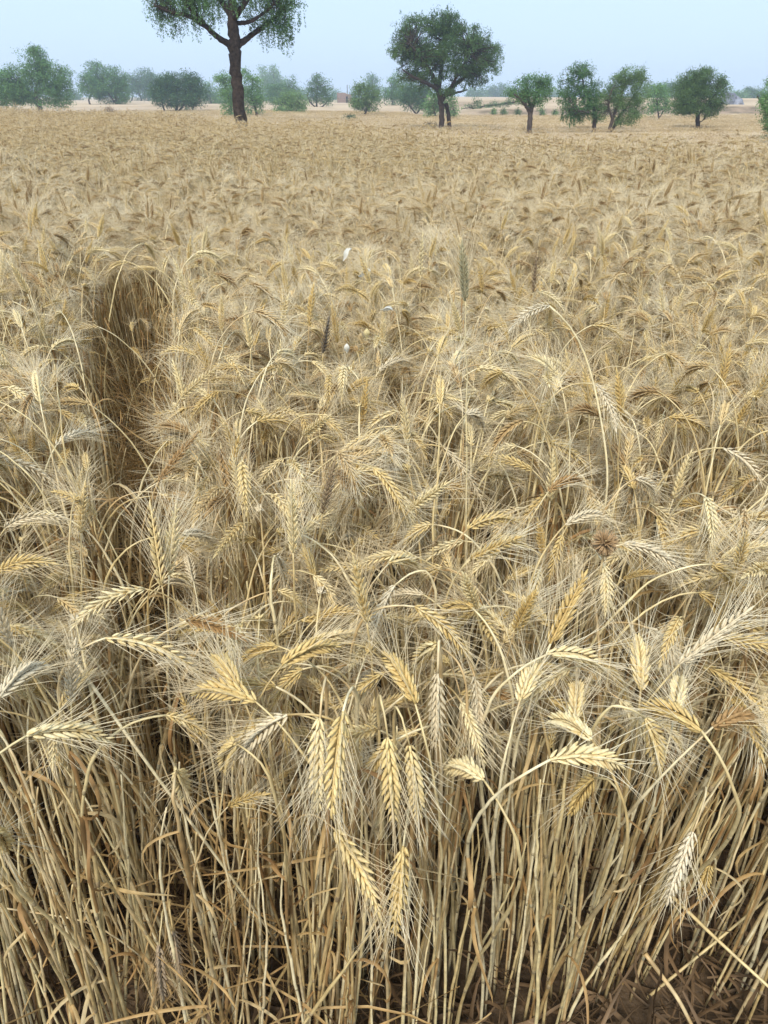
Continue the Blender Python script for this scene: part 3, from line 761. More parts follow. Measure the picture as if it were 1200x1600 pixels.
def crown_mesh(rng, blobs, segs, leaf, cover, droop=0.0, gaps=.25, twigs=.35, shell=.55):
    """blobs: (centre xyz, radii xyz) in metres; segs: limb points; returns leaves mesh data and twig tubes"""
    gc, gt = G(), G(); limb = np.array(segs)
    for (c, r) in blobs:
        c = np.array(c); r = np.array(r); area = math.pi*r[0]*r[2]
        ncl = max(int(area*cover*2.4/(leaf*leaf*26)), 12)
        u = rng.normal(0, 1, (ncl*2, 3)); u = unit(u)*(rng.random(ncl*2)**(1/3*shell+.12))[:, None]
        cc = c + u*r*(1+.10*np.sin(u[:, :1]*7+c[0]*3)*np.cos(u[:, 2:]*6+c[2]))
        ph = c.sum()*3.1; f = 2.6/max(r.mean(), .3)
        nse = np.sin(cc[:, 0]*f*1.3+ph)*np.sin(cc[:, 1]*f*1.1+ph*2)+np.sin(cc[:, 2]*f*1.7+ph)*.8+rng.normal(0, .35, len(cc))
        cc = cc[nse > np.quantile(nse, min(gaps*1.35, .5))][:ncl]
        kick = np.where(rng.random(len(cc)) < .10, rng.uniform(1.05, 1.32, len(cc)), 1.)[:, None]; cc = c+(cc-c)*kick
        cr = leaf*2.3
        nl = 26
        off = rng.normal(0, 1, (len(cc), nl, 3))*cr*np.array([1, 1, .75]); ctr = cc[:, None]+off
        if droop:
            k = rng.random((len(cc), nl)); sel = rng.random((len(cc), 1)) < .45
            ctr = np.where((sel)[..., None], cc[:, None]+rng.normal(0, .25, (len(cc), nl, 3))*cr - UP*(k[..., None]*droop), ctr)
        ctr = ctr.reshape(-1, 3); n = len(ctr)
        nrm = unit(rng.normal(0, 1, (n, 3))+UP*.5); a, b = perp(nrm); an = rng.uniform(0, 6.28, n)[:, None]
        a, b = a*np.cos(an)+b*np.sin(an), b*np.cos(an)-a*np.sin(an); s = leaf*rng.uniform(.5, 1.1, n)[:, None]
        v = np.stack([ctr-a*s, ctr-b*s*.42-nrm*s*.12, ctr+a*s, ctr+b*s*.42-nrm*s*.12], 1)
        o = (np.arange(n)*4)[:, None]
        gc.add(v, [np.concatenate([o+np.array([[0, 1, 2]]), o+np.array([[0, 2, 3]])])])
        if twigs:
            for q in cc[rng.random(len(cc)) < twigs]:
                d_ = np.linalg.norm(limb-q, axis=1); st = limb[np.argmin(d_+rng.uniform(0, .25, len(d_))*r.mean())]
                ln = np.linalg.norm(q-st); mid = (st+q)/2+rng.normal(0, .09, 3)*ln
                r0 = min(.012*ln+.006, .03); pts = bez(np.array([st, mid, q]), np.linspace(0, 1, 5)); tube(gt, pts, np.linspace(r0, r0*.3, 5), 3, cap=False)
    return gc, gt

def tree(name, label, D, limbs, blobs, leaf=.055, cover=3.2, fol='fol_green', bark='bark', droop=0, gaps=.25, twigs=.3, group='trees beyond the wheat', depth=.8, seed=0, base=None, cat='tree', shell=.55, extra=None):
    """limbs: lists of (px, py, half-width px[, dy metres]); blobs: (cx, cy, rx, ry[, dy]) photo pixels, turned into metres at distance D"""
    rng = np.random.default_rng(seed+100); mpp = D/F/ray(600, 170)[1]*1.0
    k = np.linalg.norm(at_D(601, 170, D)-at_D(600, 170, D))
    b0 = limbs[0][0]; bp = at_D(b0[0], b0[1], D); gz = float(ground_h(bp[0], bp[1]))
    foot = np.array([bp[0], D, gz]); gt = G(); segs = []
    for li, lb in enumerate(limbs):
        pts, rad = [], []
        dy = 0
        for q in lb:
            dy = q[3] if len(q) > 3 else dy + rng.normal(0, .1)*(li > 0)
            pts.append(at_D(q[0], q[1], D)+np.array([0, dy, 0])-foot); rad.append(q[2]*k)
        if li == 0 or (len(lb[0]) > 4): pass
        pts = np.array(pts)
        if abs(pts[0][2]) < 1.2 and li == 0 or (lb[0][1] >= b0[1]-3): pts[0][2] = -.08
        m = max(len(pts)*5, 8); tt = np.linspace(0, len(pts)-1, m)
        c = np.stack([np.interp(tt, np.arange(len(pts)), pts[:, i]) for i in range(3)], 1)
        for _ in range(3): c[1:-1] = (c[:-2]+2*c[1:-1]+c[2:])/4
        c[1:-1] += rng.normal(0, .12, (m-2, 3))*np.array(rad).mean()
        rr = np.interp(tt, np.arange(len(rad)), rad)*rng.uniform(.93, 1.08, m)
        if li == 0 or lb[0][1] >= b0[1]-3: rr[0] *= 1.35; rr[1] *= 1.12
        tube(gt, c, rr, 14 if D < 60 else 7); segs += list(c[m//3:])
    bl = []
    for q in blobs:
        c = at_D(q[0], q[1], D)-foot; rx, rz = q[2]*k, q[3]*k
        c[1] = q[4] if len(q) > 4 else rng.normal(0, .18)*rx
        bl.append((c, (rx, (rx+rz)/2*depth, rz)))
    gc, tw = crown_mesh(rng, bl, segs, leaf, cover, droop, gaps, twigs, shell)
    gt.join(tw, 0)
    root = add_obj(name, None, None, foot); tag(root, label, cat, group)
    add_obj('trunk', gt.mesh('trunk', [M[bark]]), root)
    add_obj('crown', gc.mesh('crown', [M[fol]], smooth=False), root)
    return root
# -- the tall tree at the left, its crown cut by the top of the picture
D = 20
tree('acacia_tree', 'tall thick-trunked tree at left whose crown leaves the top of the picture', D,
     [[(377, 200, 9.5, 0), (374, 160, 9, 0), (368, 110, 8.6, 0), (366, 68, 9.2, 0), (363, 30, 7, 0), (362, -10, 5.5, .1), (356, -60, 4, .2), (350, -110, 3, .2)],
      [(364, 72, 5, 0), (343, 60, 4, -.1), (322, 40, 3.6, -.2), (300, 26, 3, -.3), (275, 22, 2.2, -.3), (250, 12, 1.4, -.4)],
      [(370, 72, 5, 0), (385, 58, 4, .2), (402, 45, 3.4, .3), (425, 27, 2.8, .3), (445, 5, 2, .4)],
      [(365, 30, 5, 0), (380, 16, 3.6, -.3), (395, 0, 3, -.5), (415, -25, 2.4, -.7)],
      [(362, 25, 5.5, 0), (345, 4, 4, .3), (325, -20, 3.2, .5), (305, -45, 2.5, .6)],
      [(372, 36, 3.2, 0), (392, 36, 2.6, -.2), (410, 26, 2, -.3), (430, 12, 1.5, -.4)],
      [(322, 38, 3.5, -.2), (300, 10, 2.5, -.6), (285, -15, 1.8, -.8)],
      [(358, -20, 4, .1), (380, -50, 3, 0), (400, -80, 2, -.1)]],
     [(262, 8, 30, 22), (290, 6, 38, 20), (245, -5, 22, 20), (318, 20, 26, 13, -.4), (432, 10, 26, 34), (412, 28, 20, 17, .3), (440, 38, 16, 24, .2), (395, -10, 34, 26, -.4),
      (340, -8, 34, 14, .8), (300, -35, 50, 28, .5), (355, -60, 60, 40), (420, -45, 45, 35), (300, -85, 45, 30), (370, -115, 60, 35), (440, 0, 24, 20, .5), (320, -18, 40, 22, -.8), (392, 18, 14, 10, .3)],
     leaf=.027, cover=1.6, fol='fol_dark', droop=.42, gaps=.3, twigs=.25, group=None, seed=1)
# -- the big round tree
tree('acacia_tree', 'big round-crowned tree with twin trunks standing right of the centre', 36,
     [[(690, 204, 4.6, 0), (690, 178, 4.2, 0), (689, 155, 4.8, 0), (684, 135, 4, -.1), (672, 112, 3, -.3), (655, 90, 2, -.6), (640, 70, 1.2, -.8)],
      [(703, 203, 3.6, .25), (702, 182, 3.2, .25), (697, 162, 3, .1)],
      [(690, 156, 4, 0), (702, 140, 3.2, .2), (722, 124, 2.8, .4), (742, 112, 2, .6), (760, 98, 1.2, .7)],
      [(686, 138, 3.5, 0), (690, 110, 3, .3), (696, 80, 2.2, .5), (700, 50, 1.3, .6)],
      [(684, 140, 3, -.2), (665, 130, 2.4, -.6), (642, 120, 1.6, -1), (628, 110, 1, -1.2)],
      [(702, 140, 2.4, 0), (720, 108, 1.8, -.4), (735, 75, 1.1, -.6)],
      [(695, 150, 2.2, .3), (712, 146, 1.8, .9), (735, 140, 1, 1.3)]],
     [(655, 58, 38, 32), (690, 72, 44, 46), (640, 88, 30, 30), (728, 78, 38, 36), (755, 98, 30, 28), (668, 105, 40, 24), (700, 42, 30, 18), (703, 26, 14, 14), (742, 118, 22, 15), (715, 115, 26, 18),
      (632, 68, 20, 22), (768, 80, 16, 18), (645, 125, 24, 14), (742, 52, 10, 12), (612, 78, 9, 6), (690, 140, 22, 9)],
     leaf=.033, cover=2.0, fol='fol_olive', droop=.12, gaps=.34, twigs=.3, group=None, seed=2)
tree('acacia_tree', 'small vase-shaped tree with a forked dark trunk, right of the big round tree', 33,
     [[(827, 207, 4, 0), (828, 185, 3.8, 0), (829, 172, 3.8, 0), (836, 158, 3, .1), (845, 140, 2, .2), (852, 128, 1, .3)],
      [(828, 175, 3.2, 0), (820, 164, 2.6, -.1), (812, 154, 2, -.2), (802, 148, 1.2, -.3)], [(829, 174, 2.6, 0), (828, 150, 2, .3), (826, 130, 1, .4)]],
     [(808, 142, 17, 13), (825, 133, 17, 14), (848, 128, 14, 12), (850, 142, 14, 14), (832, 150, 20, 12), (838, 162, 11, 7), (815, 155, 11, 8)], leaf=.04, cover=2.4, gaps=.25, twigs=.4, seed=3)
tree('acacia_tree', 'broad leaning tree with low hanging left boughs, beside the forked pair', 34,
     [[(927, 210, 3.4, 0), (929, 192, 3.2, 0), (931, 178, 3, 0), (924, 160, 2.4, .1), (914, 138, 1.6, .2), (912, 115, 1, .3)], [(931, 180, 2.4, 0), (915, 175, 1.6, -.3), (898, 172, 1, -.5)]],
     [(903, 118, 19, 17), (915, 112, 13, 14), (905, 142, 26, 18), (900, 165, 25, 16), (893, 182, 18, 10), (915, 178, 22, 9), (880, 150, 9, 14), (932, 140, 13, 16), (877, 125, 4, 7), (925, 158, 16, 16)],
     leaf=.034, cover=2.1, droop=.2, gaps=.3, seed=4)
tree('acacia_tree', 'open-crowned tree with two crossed slanting trunks, right of the leaning tree', 34,
     [[(949, 211, 2.8, 0), (956, 190, 2.6, 0), (964, 168, 2.4, 0), (972, 150, 1.6, .1), (980, 128, 1, .2)], [(957, 211, 2.6, .3), (966, 188, 2.4, .2), (982, 165, 1.6, .2), (992, 150, 1, .2)], [(957, 188, 2, 0), (948, 165, 1.5, -.2), (952, 140, 1, -.4)]],
     [(985, 124, 21, 18), (1000, 140, 14, 20), (975, 145, 28, 18), (962, 132, 12, 14), (950, 158, 22, 20), (985, 165, 24, 18), (975, 185, 20, 9), (940, 175, 12, 12), (1000, 118, 8, 12), (990, 182, 12, 12)],
     leaf=.034, cover=2.0, fol='fol_olive', gaps=.3, seed=5)
tree('acacia_tree', 'round dense tree on a straight trunk near the right edge', 36,
     [[(1091, 206, 3.6, 0), (1090, 190, 3.2, 0), (1090, 175, 3, 0), (1086, 150, 2, .2), (1082, 130, 1.2, .2)], [(1090, 180, 2, 0), (1105, 160, 1.4, -.3), (1115, 140, .8, -.5)], [(1090, 192, .9, 0), (1099, 189, .7, .1), (1101, 186, .5, .1)]],
     [(1092, 130, 28, 20), (1080, 150, 30, 24), (1112, 148, 24, 26), (1065, 160, 18, 18), (1095, 168, 34, 15), (1100, 118, 20, 10), (1070, 138, 16, 18), (1124, 132, 10, 10)],
     leaf=.034, cover=2.5, fol='fol_olive', gaps=.22, seed=6)
tree('acacia_tree', 'bushy tree cut in half by the right edge of the picture', 26,
     [[(1212, 226, 5, 0), (1210, 190, 4, 0), (1208, 150, 3, 0), (1215, 120, 2, 0)], [(1210, 190, 2, 0), (1196, 165, 1.4, .2), (1190, 150, .8, .3)]],
     [(1208, 155, 20, 24), (1210, 185, 18, 22), (1215, 130, 18, 16), (1208, 206, 11, 14), (1196, 148, 8, 14), (1225, 170, 30, 40)], leaf=.035, cover=2.0, seed=7)
# -- left side
tree('acacia_tree', 'wide heavy bushy tree with a forked leaning trunk at the left edge', 60,
     [[(66, 170, 4, 0), (58, 160, 3.5, 0), (45, 145, 2.4, .2), (30, 130, 1.5, .4)], [(67, 170, 2.2, -.6), (63, 155, 2, -.6), (60, 142, 1.5, -.6), (64, 120, 1, 0)], [(50, 150, 2, 0), (80, 130, 1.4, .5)]],
     [(25, 130, 26, 22), (55, 110, 22, 26), (60, 92, 14, 17), (85, 125, 24, 24), (95, 148, 18, 18), (15, 150, 20, 16), (45, 140, 26, 16), (-8, 140, 20, 26), (78, 152, 24, 14), (54, 82, 7, 8), (100, 112, 10, 8), (6, 120, 14, 8), (35, 155, 20, 9)],
     leaf=.07, cover=2.6, gaps=.2, seed=8, group='trees along the left skyline')
tree('acacia_tree', 'tall rounded tree with two thin trunks, next to the heavy bushy one at left', 92,
     [[(183, 173, 1.7, 0), (182, 160, 1.5, 0), (178, 140, 1, 0)], [(142, 166, 1.4, 0), (138, 156, 1.2, 0), (145, 140, .8, .3)], [(183, 165, 1, 0), (165, 140, .8, 0)]],
     [(150, 115, 20, 16), (165, 130, 28, 22), (145, 140, 20, 14), (185, 125, 12, 16), (172, 150, 26, 13), (190, 145, 12, 16), (130, 130, 8, 12)], leaf=.10, cover=2.6, gaps=.2, seed=9, group='trees along the left skyline')
tree('acacia_tree', 'faint blue tree in haze between the two nearer trees at left', 150,
     [[(222, 167, 1.4, 0), (221, 155, 1.2, 0), (215, 140, .8, 0)], [(206, 164, 1.1, 0), (208, 150, .8, 0)], [(232, 166, 1.1, 0), (235, 148, .8, 0)]],
     [(205, 130, 14, 14), (228, 125, 16, 14), (218, 142, 24, 14), (240, 140, 14, 18), (232, 116, 9, 6)], leaf=.15, cover=2.6, gaps=.2, seed=10, group='trees along the left skyline')
tree('acacia_tree', 'low wide dome-shaped tree with several thin stems, left of the tall trunk', 72,
     [[(275, 178, 2.6, 0), (277, 165, 2, 0), (270, 145, 1.2, 0)], [(256, 177, 1.4, .5), (252, 165, 1.2, .5), (250, 150, .8, .5)], [(278, 176, 1.6, -.4), (292, 160, 1.2, -.4), (300, 145, .7, -.4)], [(298, 178, 1, 0), (302, 168, .8, 0)]],
     [(278, 138, 40, 22), (255, 145, 22, 20), (305, 145, 18, 22), (280, 155, 40, 14), (262, 128, 14, 11), (295, 126, 16, 10)], leaf=.08, cover=2.9, gaps=.12, fol='fol_dark', seed=11, group='trees along the left skyline')
tree('acacia_tree', 'small faint tree just left of the tall trunk', 120,
     [[(330, 175, 1, 0), (331, 160, .8, 0)], [(345, 176, .9, 0), (343, 160, .7, 0)]], [(328, 150, 14, 17), (345, 155, 14, 14), (322, 138, 7, 8), (336, 166, 14, 7)], leaf=.12, cover=2.4, seed=12, group='trees along the left skyline')
tree('acacia_tree', 'spiky bright green tree standing behind the tall trunk', 58,
     [[(401, 184, 2, 0), (400, 170, 1.8, 0), (392, 150, 1.2, 0), (395, 125, .7, 0)], [(362, 182, 2, 0), (360, 160, 1.4, 0), (350, 130, .8, 0)]],
     [(352, 122, 14, 10), (362, 145, 20, 18), (365, 170, 18, 14), (392, 140, 18, 16), (395, 162, 17, 16), (388, 120, 6, 7), (401, 125, 6, 4), (340, 122, 5, 4), (382, 112, 3, 5)], leaf=.07, cover=2.6, gaps=.25, seed=13, group='trees along the left skyline')
tree('eucalyptus_tree', 'tall hazy tree with a pointed top behind the bushes, right of the tall trunk', 190,
     [[(430, 166, 1.6, 0), (429, 140, 1.2, 0), (428, 115, .8, 0)], [(410, 166, 1.2, 0), (411, 130, .8, 0)]],
     [(428, 116, 9, 11), (410, 114, 6, 8), (418, 130, 17, 14), (432, 135, 16, 14), (412, 146, 18, 14), (440, 150, 14, 12)], leaf=.2, cover=2.6, gaps=.15, seed=14, group='hazy trees on the skyline', cat='tree')
tree('acacia_tree', 'loose feathery hazy tree, right of the pointed one', 105,
     [[(440, 178, 1.2, 0), (441, 160, 1, 0), (447, 140, .7, 0)]], [(436, 148, 22, 14), (450, 135, 10, 10), (458, 128, 4, 7), (428, 158, 20, 12), (462, 140, 6, 7)], leaf=.10, cover=1.9, gaps=.35, seed=15, group='trees along the left skyline')
tree('acacia_tree', 'small round bush-like tree on one slanting thin stem', 66,
     [[(457, 186, 1.2, 0), (460, 178, 1.1, 0), (466, 170, .9, 0), (468, 160, .6, 0)], [(438, 178, .8, .5), (438, 168, .7, .5)]], [(463, 162, 17, 13), (442, 164, 18, 13), (455, 152, 18, 9), (470, 170, 9, 8), (450, 172, 14, 6)], leaf=.075, cover=2.5, fol='fol_olive', seed=16, group='trees along the left skyline')
tree('acacia_tree', 'dark umbrella-topped tree showing its spread bare limbs', 84,
     [[(496, 180, 1.8, 0), (495, 168, 1.6, 0), (494, 150, 1.1, 0), (498, 130, .7, 0)], [(496, 170, 1.1, 0), (484, 160, .9, 0), (480, 148, .6, 0)], [(496, 169, 1.1, 0), (505, 166, .9, 0), (514, 156, .6, 0)]],
     [(498, 127, 16, 6), (505, 142, 17, 10), (485, 143, 9, 8), (508, 155, 14, 10), (490, 152, 12, 8), (497, 121, 8, 3)], leaf=.09, cover=2.2, gaps=.3, fol='fol_dark', seed=17, group='trees along the left skyline')
tree('acacia_tree', 'round green tree on a bent trunk in the middle distance', 60,
     [[(570, 187, 1.7, 0), (570, 178, 1.6, 0), (575, 168, 1.4, 0), (572, 150, .9, 0)], [(575, 170, 1, 0), (582, 155, .7, 0)]], [(568, 148, 19, 16), (580, 155, 14, 14), (560, 158, 13, 12), (566, 133, 7, 7), (572, 166, 17, 7)], leaf=.07, cover=2.5, fol='fol_olive', seed=18, group='trees in the middle distance')
tree('eucalyptus_tree', 'slim pointed hazy tree behind the round green one', 170,
     [[(583, 180, 1.2, 0), (583, 150, .9, 0), (582, 125, .6, 0)]], [(583, 125, 9, 8), (586, 140, 10, 12), (586, 158, 9, 13), (579, 133, 7, 8)], leaf=.18, cover=2.4, seed=19, group='hazy trees on the skyline')
tree('acacia_tree', 'hazy tree leaning left beside the big round tree', 95,
     [[(614, 181, 1.3, 0), (616, 170, 1.1, 0), (612, 155, .8, 0)], [(615, 172, .9, 0), (605, 166, .7, 0), (600, 160, .5, 0)]], [(612, 150, 13, 12), (620, 140, 10, 14), (625, 158, 12, 11), (616, 125, 8, 10), (603, 146, 6, 8)], leaf=.10, cover=2.4, seed=20, group='trees in the middle distance')
tree('acacia_tree', 'hazy spreading tree showing under the left boughs of the big round tree', 72,
     [[(651, 189, 1.8, 0), (650, 178, 1.5, 0), (640, 165, 1, 0), (632, 152, .6, 0)], [(651, 178, 1.2, 0), (660, 165, .9, 0)]], [(645, 160, 20, 13), (658, 150, 22, 14), (635, 148, 12, 14), (665, 165, 14, 10), (650, 140, 22, 10)], leaf=.08, cover=2.3, fol='fol_dark', seed=21, group='trees in the middle distance')
tree('acacia_tree', 'low shrubby tree behind the twin trunks of the big round tree', 56,
     [[(682, 192, 1.6, 0), (680, 178, 1.2, 0), (676, 165, .8, 0)], [(706, 190, 1.2, 0), (712, 176, .9, 0)]], [(680, 165, 17, 14), (705, 168, 12, 14), (690, 150, 20, 10), (672, 176, 8, 9)], leaf=.07, cover=2.3, seed=22, group='trees in the middle distance')
tree('acacia_tree', 'low flat dead-looking thorn tree with long grey boughs trailing right', 66,
     [[(745, 183, 1.6, 0), (748, 172, 1.3, 0), (752, 166, 1, 0), (775, 164, 1.2, .2), (800, 160, 1, .2), (822, 158, .5, .2)], [(748, 174, 1, 0), (735, 168, .7, 0), (722, 170, .4, 0)], [(752, 182, .8, 0), (753, 170, .7, 0)]],
     [(752, 166, 16, 5), (778, 162, 22, 4), (802, 160, 18, 3.2), (735, 168, 9, 4), (745, 158, 7, 5)], leaf=.05, cover=1.6, fol='fol_dark', gaps=.3, seed=23, group='trees in the middle distance', depth=.5)
for k, (px, top, wd, hh, lab) in enumerate([(745, 148, 16, 12, 'faint blue tree just right of the big round tree'), (775, 142, 22, 16, 'faint blue rounded tree left of the vase-shaped tree'),
        (800, 152, 14, 8, 'low faint blue tree behind the vase-shaped tree'), (866, 152, 18, 9, 'low faint blue tree between the vase-shaped and the leaning tree')]):
    tree('hazy_tree', lab, 230+k*12, [[(px, 164, 1, 0), (px+1, 150, .6, 0)]], [(px, 150, wd, 10), (px-wd*.4, 146, wd*.6, hh*.6), (px+wd*.4, top, wd*.5, hh*.6), (px+2, 157, wd, 6)], leaf=.26, cover=2.6, gaps=.12, twigs=.1, seed=40+k, group='hazy trees on the skyline')
tree('acacia_tree', 'small slender hazy tree in the open field, left of the round straight-trunked one', 54,
     [[(1030, 193, 1.5, 0), (1029, 182, 1.3, 0), (1027, 165, .9, 0)], [(1030, 184, .9, 0), (1038, 172, .6, 0)]], [(1028, 152, 18, 12), (1035, 165, 14, 10), (1020, 168, 11, 9), (1030, 142, 12, 7)], leaf=.07, cover=2.2, seed=24, group='trees in the middle distance')
for k, (px, top, wd, lab) in enumerate([(1018, 136, 22, 'faint tree on the skyline behind the small slender hazy tree'), (1046, 134, 20, 'faint tree on the skyline left of the round straight-trunked tree'),
        (1068, 140, 14, 'faint low tree on the skyline showing behind the round straight-trunked tree'), (1148, 146, 18, 'faint blue tree on the skyline just right of the round straight-trunked tree'),
        (1176, 142, 20, 'faint green tree on the skyline left of the tree cut by the right edge'), (1196, 150, 14, 'faint low tree on the skyline at the right edge')]):
    tree('hazy_tree', lab, 128+k*7, [[(px, 172, 1.2, 0), (px+1, 158, .8, 0)]], [(px, top+12, wd, 12), (px-wd*.3, top+3, wd*.5, 8), (px+wd*.4, top+6, wd*.5, 8), (px+3, 164, wd*.9, 7)], leaf=.15, cover=2.5, gaps=.15, twigs=.15, seed=60+k, group='hazy trees on the skyline')
for k, (px, top, wd, lab) in enumerate([(115, 146, 14, 'small faint tree between the bushy tree and its rounded neighbour at left'), (350, 148, 12, 'dim low tree in the haze hidden by the spiky green one'),
        (470, 146, 16, 'low blue tree left of the umbrella-topped tree'), (525, 146, 10, 'little faint tree beside the ruined brick hut'), (553, 150, 8, 'tiny faint tree right of the ruined brick hut'), (636, 128, 16, 'tall faint tree rising behind the left of the big round tree')]):
    tree('hazy_tree', lab, 200+k*9, [[(px, 165, 1, 0), (px+1, 152, .6, 0)]], [(px, 153, wd, 9), (px-2, top+4, wd*.7, 8), (px+wd*.3, top+8, wd*.6, 6)], leaf=.22, cover=2.5, gaps=.15, twigs=.1, seed=80+k, group='hazy trees on the skyline')

# shrubs and brush
def shrub(name, label, D, px, py, rx, ry, leaf, fol, seed, twig=True, group=None):
    rng = np.random.default_rng(seed+500); foot = at_D(px, py, D); foot[2] = ground_h(foot[0], foot[1]); k = np.linalg.norm(at_D(601, 170, D)-at_D(600, 170, D))
    rx, ry = rx*k, ry*k; gt = G()
    for q in range(26):
        a = rng.uniform(0, 6.28); e = rng.uniform(.2, 1.4); d = np.array([math.cos(a)*math.cos(e)*rx, math.sin(a)*math.cos(e)*rx, math.sin(e)*ry*2])
        P = np.array([[0, 0, -.02], d*.5+rng.normal(0, .1, 3)*rx, d]); tube(gt, bez(P, np.linspace(0, 1, 5)), np.linspace(.018, .005, 5), 4)
    root = add_obj(name, None, None, foot); tag(root, label, 'shrub' if fol != 'litter' else 'brush pile', group)
    add_obj('branches', gt.mesh('branches', [M['bark_pale' if fol == 'litter' else 'bark']]), root)
    gc, _ = crown_mesh(rng, [((0, 0, ry), (rx, rx*.8, ry)), ((rx*.4, 0, ry*.7), (rx*.6, rx*.5, ry*.7))], [np.zeros(3)], leaf, 2.0, 0, .2, 0)
    add_obj('leaves', gc.mesh('leaves', [M[fol]], smooth=False), root)
shrub('shrub', 'small round green shrub alone in the pale field, left of the round green tree', 52, 546, 190, 8, 4, .05, 'fol_dark', 1)
shrub('brush_pile', 'dry grey brush heaped beside the twin trunks of the big round tree', 38, 671, 202, 11, 4.5, .04, 'litter', 2)
shrub('brush_pile', 'dry brush at the foot of the tall rounded tree at left', 70, 170, 172, 11, 4.5, .06, 'litter', 3)
shrub('brush_pile', 'low dark brush round the foot of the round dense tree near the right edge', 36, 1091, 206, 14, 1.8, .035, 'litter', 4)
for k, (px, py) in enumerate([(770, 183), (786, 180), (808, 182), (846, 183), (866, 178)]):
    shrub('bush', ['spindly dry bush on the bank under the grey boughs', 'spindly dry bush on the bank left of the vase-shaped tree', 'spindly dry bush on the bank just left of the dark forked trunk',
                   'spindly dry bush on the bank just right of the vase-shaped tree', 'spindly dry bush on the bank near the leaning tree'][k], 63, px, py, 3.5, 4.5, .05, 'fol_olive', 10+k, group='spindly bushes on the bank')

# ruined brick hut and far rock heap
def mat_simple(name, cols, scale, rough=.9): return plant_mat(name, cols, rough, scale, (.8, 1.15), spec=.1)
M['brick'] = mat_simple('weathered brick', [(.22, .15, .12), (.30, .22, .17)], 2)
M['rock'] = plant_mat('pale blue grey stone', [(.15, .16, .19), (.26, .27, .31)], .9, 1.4, (.7, 1.2), spec=.1, bump=.8)
M['dark'] = mat_simple('painted doorway shade', [(.02, .018, .016), (.03, .026, .022)], 2)  # near-black that stands in for the shade inside the hut
def box(g, x0, x1, y0, y1, z0, z1):
    v = [[x, y, z] for z in (z0, z1) for x, y in ((x0, y0), (x1, y0), (x1, y1), (x0, y1))]
    g.add(v, [np.array([[0, 3, 2, 1], [4, 5, 6, 7], [0, 1, 5, 4], [1, 2, 6, 5], [2, 3, 7, 6], [3, 0, 4, 7]])])
Dh = 135; hp = at_D(527, 165, Dh); he = at_D(549, 165, Dh); wdt = he[0]-hp[0]; hp[2] = ground_h(hp[0], hp[1])-.1
hut = add_obj('brick_hut', None, None, hp); tag(hut, 'small ruined brick hut in the haze on the skyline', 'hut')
g = G(); box(g, 0, wdt*.62, 0, .3, 0, 1.5); box(g, wdt*.76, wdt, 0, .3, 0, 1.2); box(g, wdt*.62, wdt*.76, 0, .3, 1.0, 1.38); box(g, 0, .3, .302, 3, 0, 1.4); box(g, wdt-.3, wdt, .302, 3, 0, 1.0); box(g, .3, wdt-.3, 2.7, 3, 0, 1.3)
add_obj('wall', g.mesh('wall', [M['brick']], False), hut)
g = G(); box(g, wdt*.63, wdt*.75, .1, .16, 0, .99); add_obj('doorway_shade', g.mesh('doorway_shade', [M['dark']], False), hut)  # dark panel painted as the shade within the hut's entrance
g = G(); tube(g, [(wdt*.7, 1.2, .0), (wdt*.71, 1.2, 2.6)], .06, 6); add_obj('post', g.mesh('post', [M['bark']]), hut)
def rock(px, py, D, s, lab, seed):
    rng = np.random.default_rng(seed); foot = at_D(px, py, D); foot[2] = ground_h(foot[0], foot[1])-.1
    nu, nv = 18, 11; u, v = np.meshgrid(np.arange(nu)/nu*2*math.pi, np.linspace(0, math.pi, nv))
    d = np.stack([np.cos(u)*np.sin(v), np.sin(u)*np.sin(v), np.cos(v)], -1)
    r = 1+.16*np.sin(d[..., 0]*4+seed)*np.cos(d[..., 2]*5+seed*2)+.10*np.sin(d[..., 1]*9+seed*3)
    r = np.minimum(r, 1/np.maximum(np.abs(d@unit(rng.normal(0, 1, 3))), .5)*.72*1.3)
    V = d*r[..., None]*np.array(s); i, j = np.meshgrid(np.arange(nv-1), np.arange(nu), indexing='ij'); i = i.ravel(); j = j.ravel(); j2 = (j+1) % nu
    g = G(); g.add(V, [np.stack([i*nu+j, (i+1)*nu+j, (i+1)*nu+j2, i*nu+j2], 1)])
    o = add_obj('boulder', g.mesh('boulder', [M['rock']], False), None, foot); tag(o, lab, 'boulder', 'pale boulders on the bank at right')
for k, (px, py, s, lab) in enumerate([(1126, 181, (.9, .8, .75), 'pale boulder on the bank, leftmost of the heap right of the round dense tree'), (1134, 178, (.8, .7, 1.15), 'tallest pale boulder in the middle of the heap on the bank'),
        (1142, 181, (.8, .7, .7), 'pale boulder on the bank, rightmost of the heap'), (1152, 183, (.35, .35, .45), 'small pale pointed stone alone right of the boulder heap')]):
    rock(px, py, 74, s, lab, k+3)

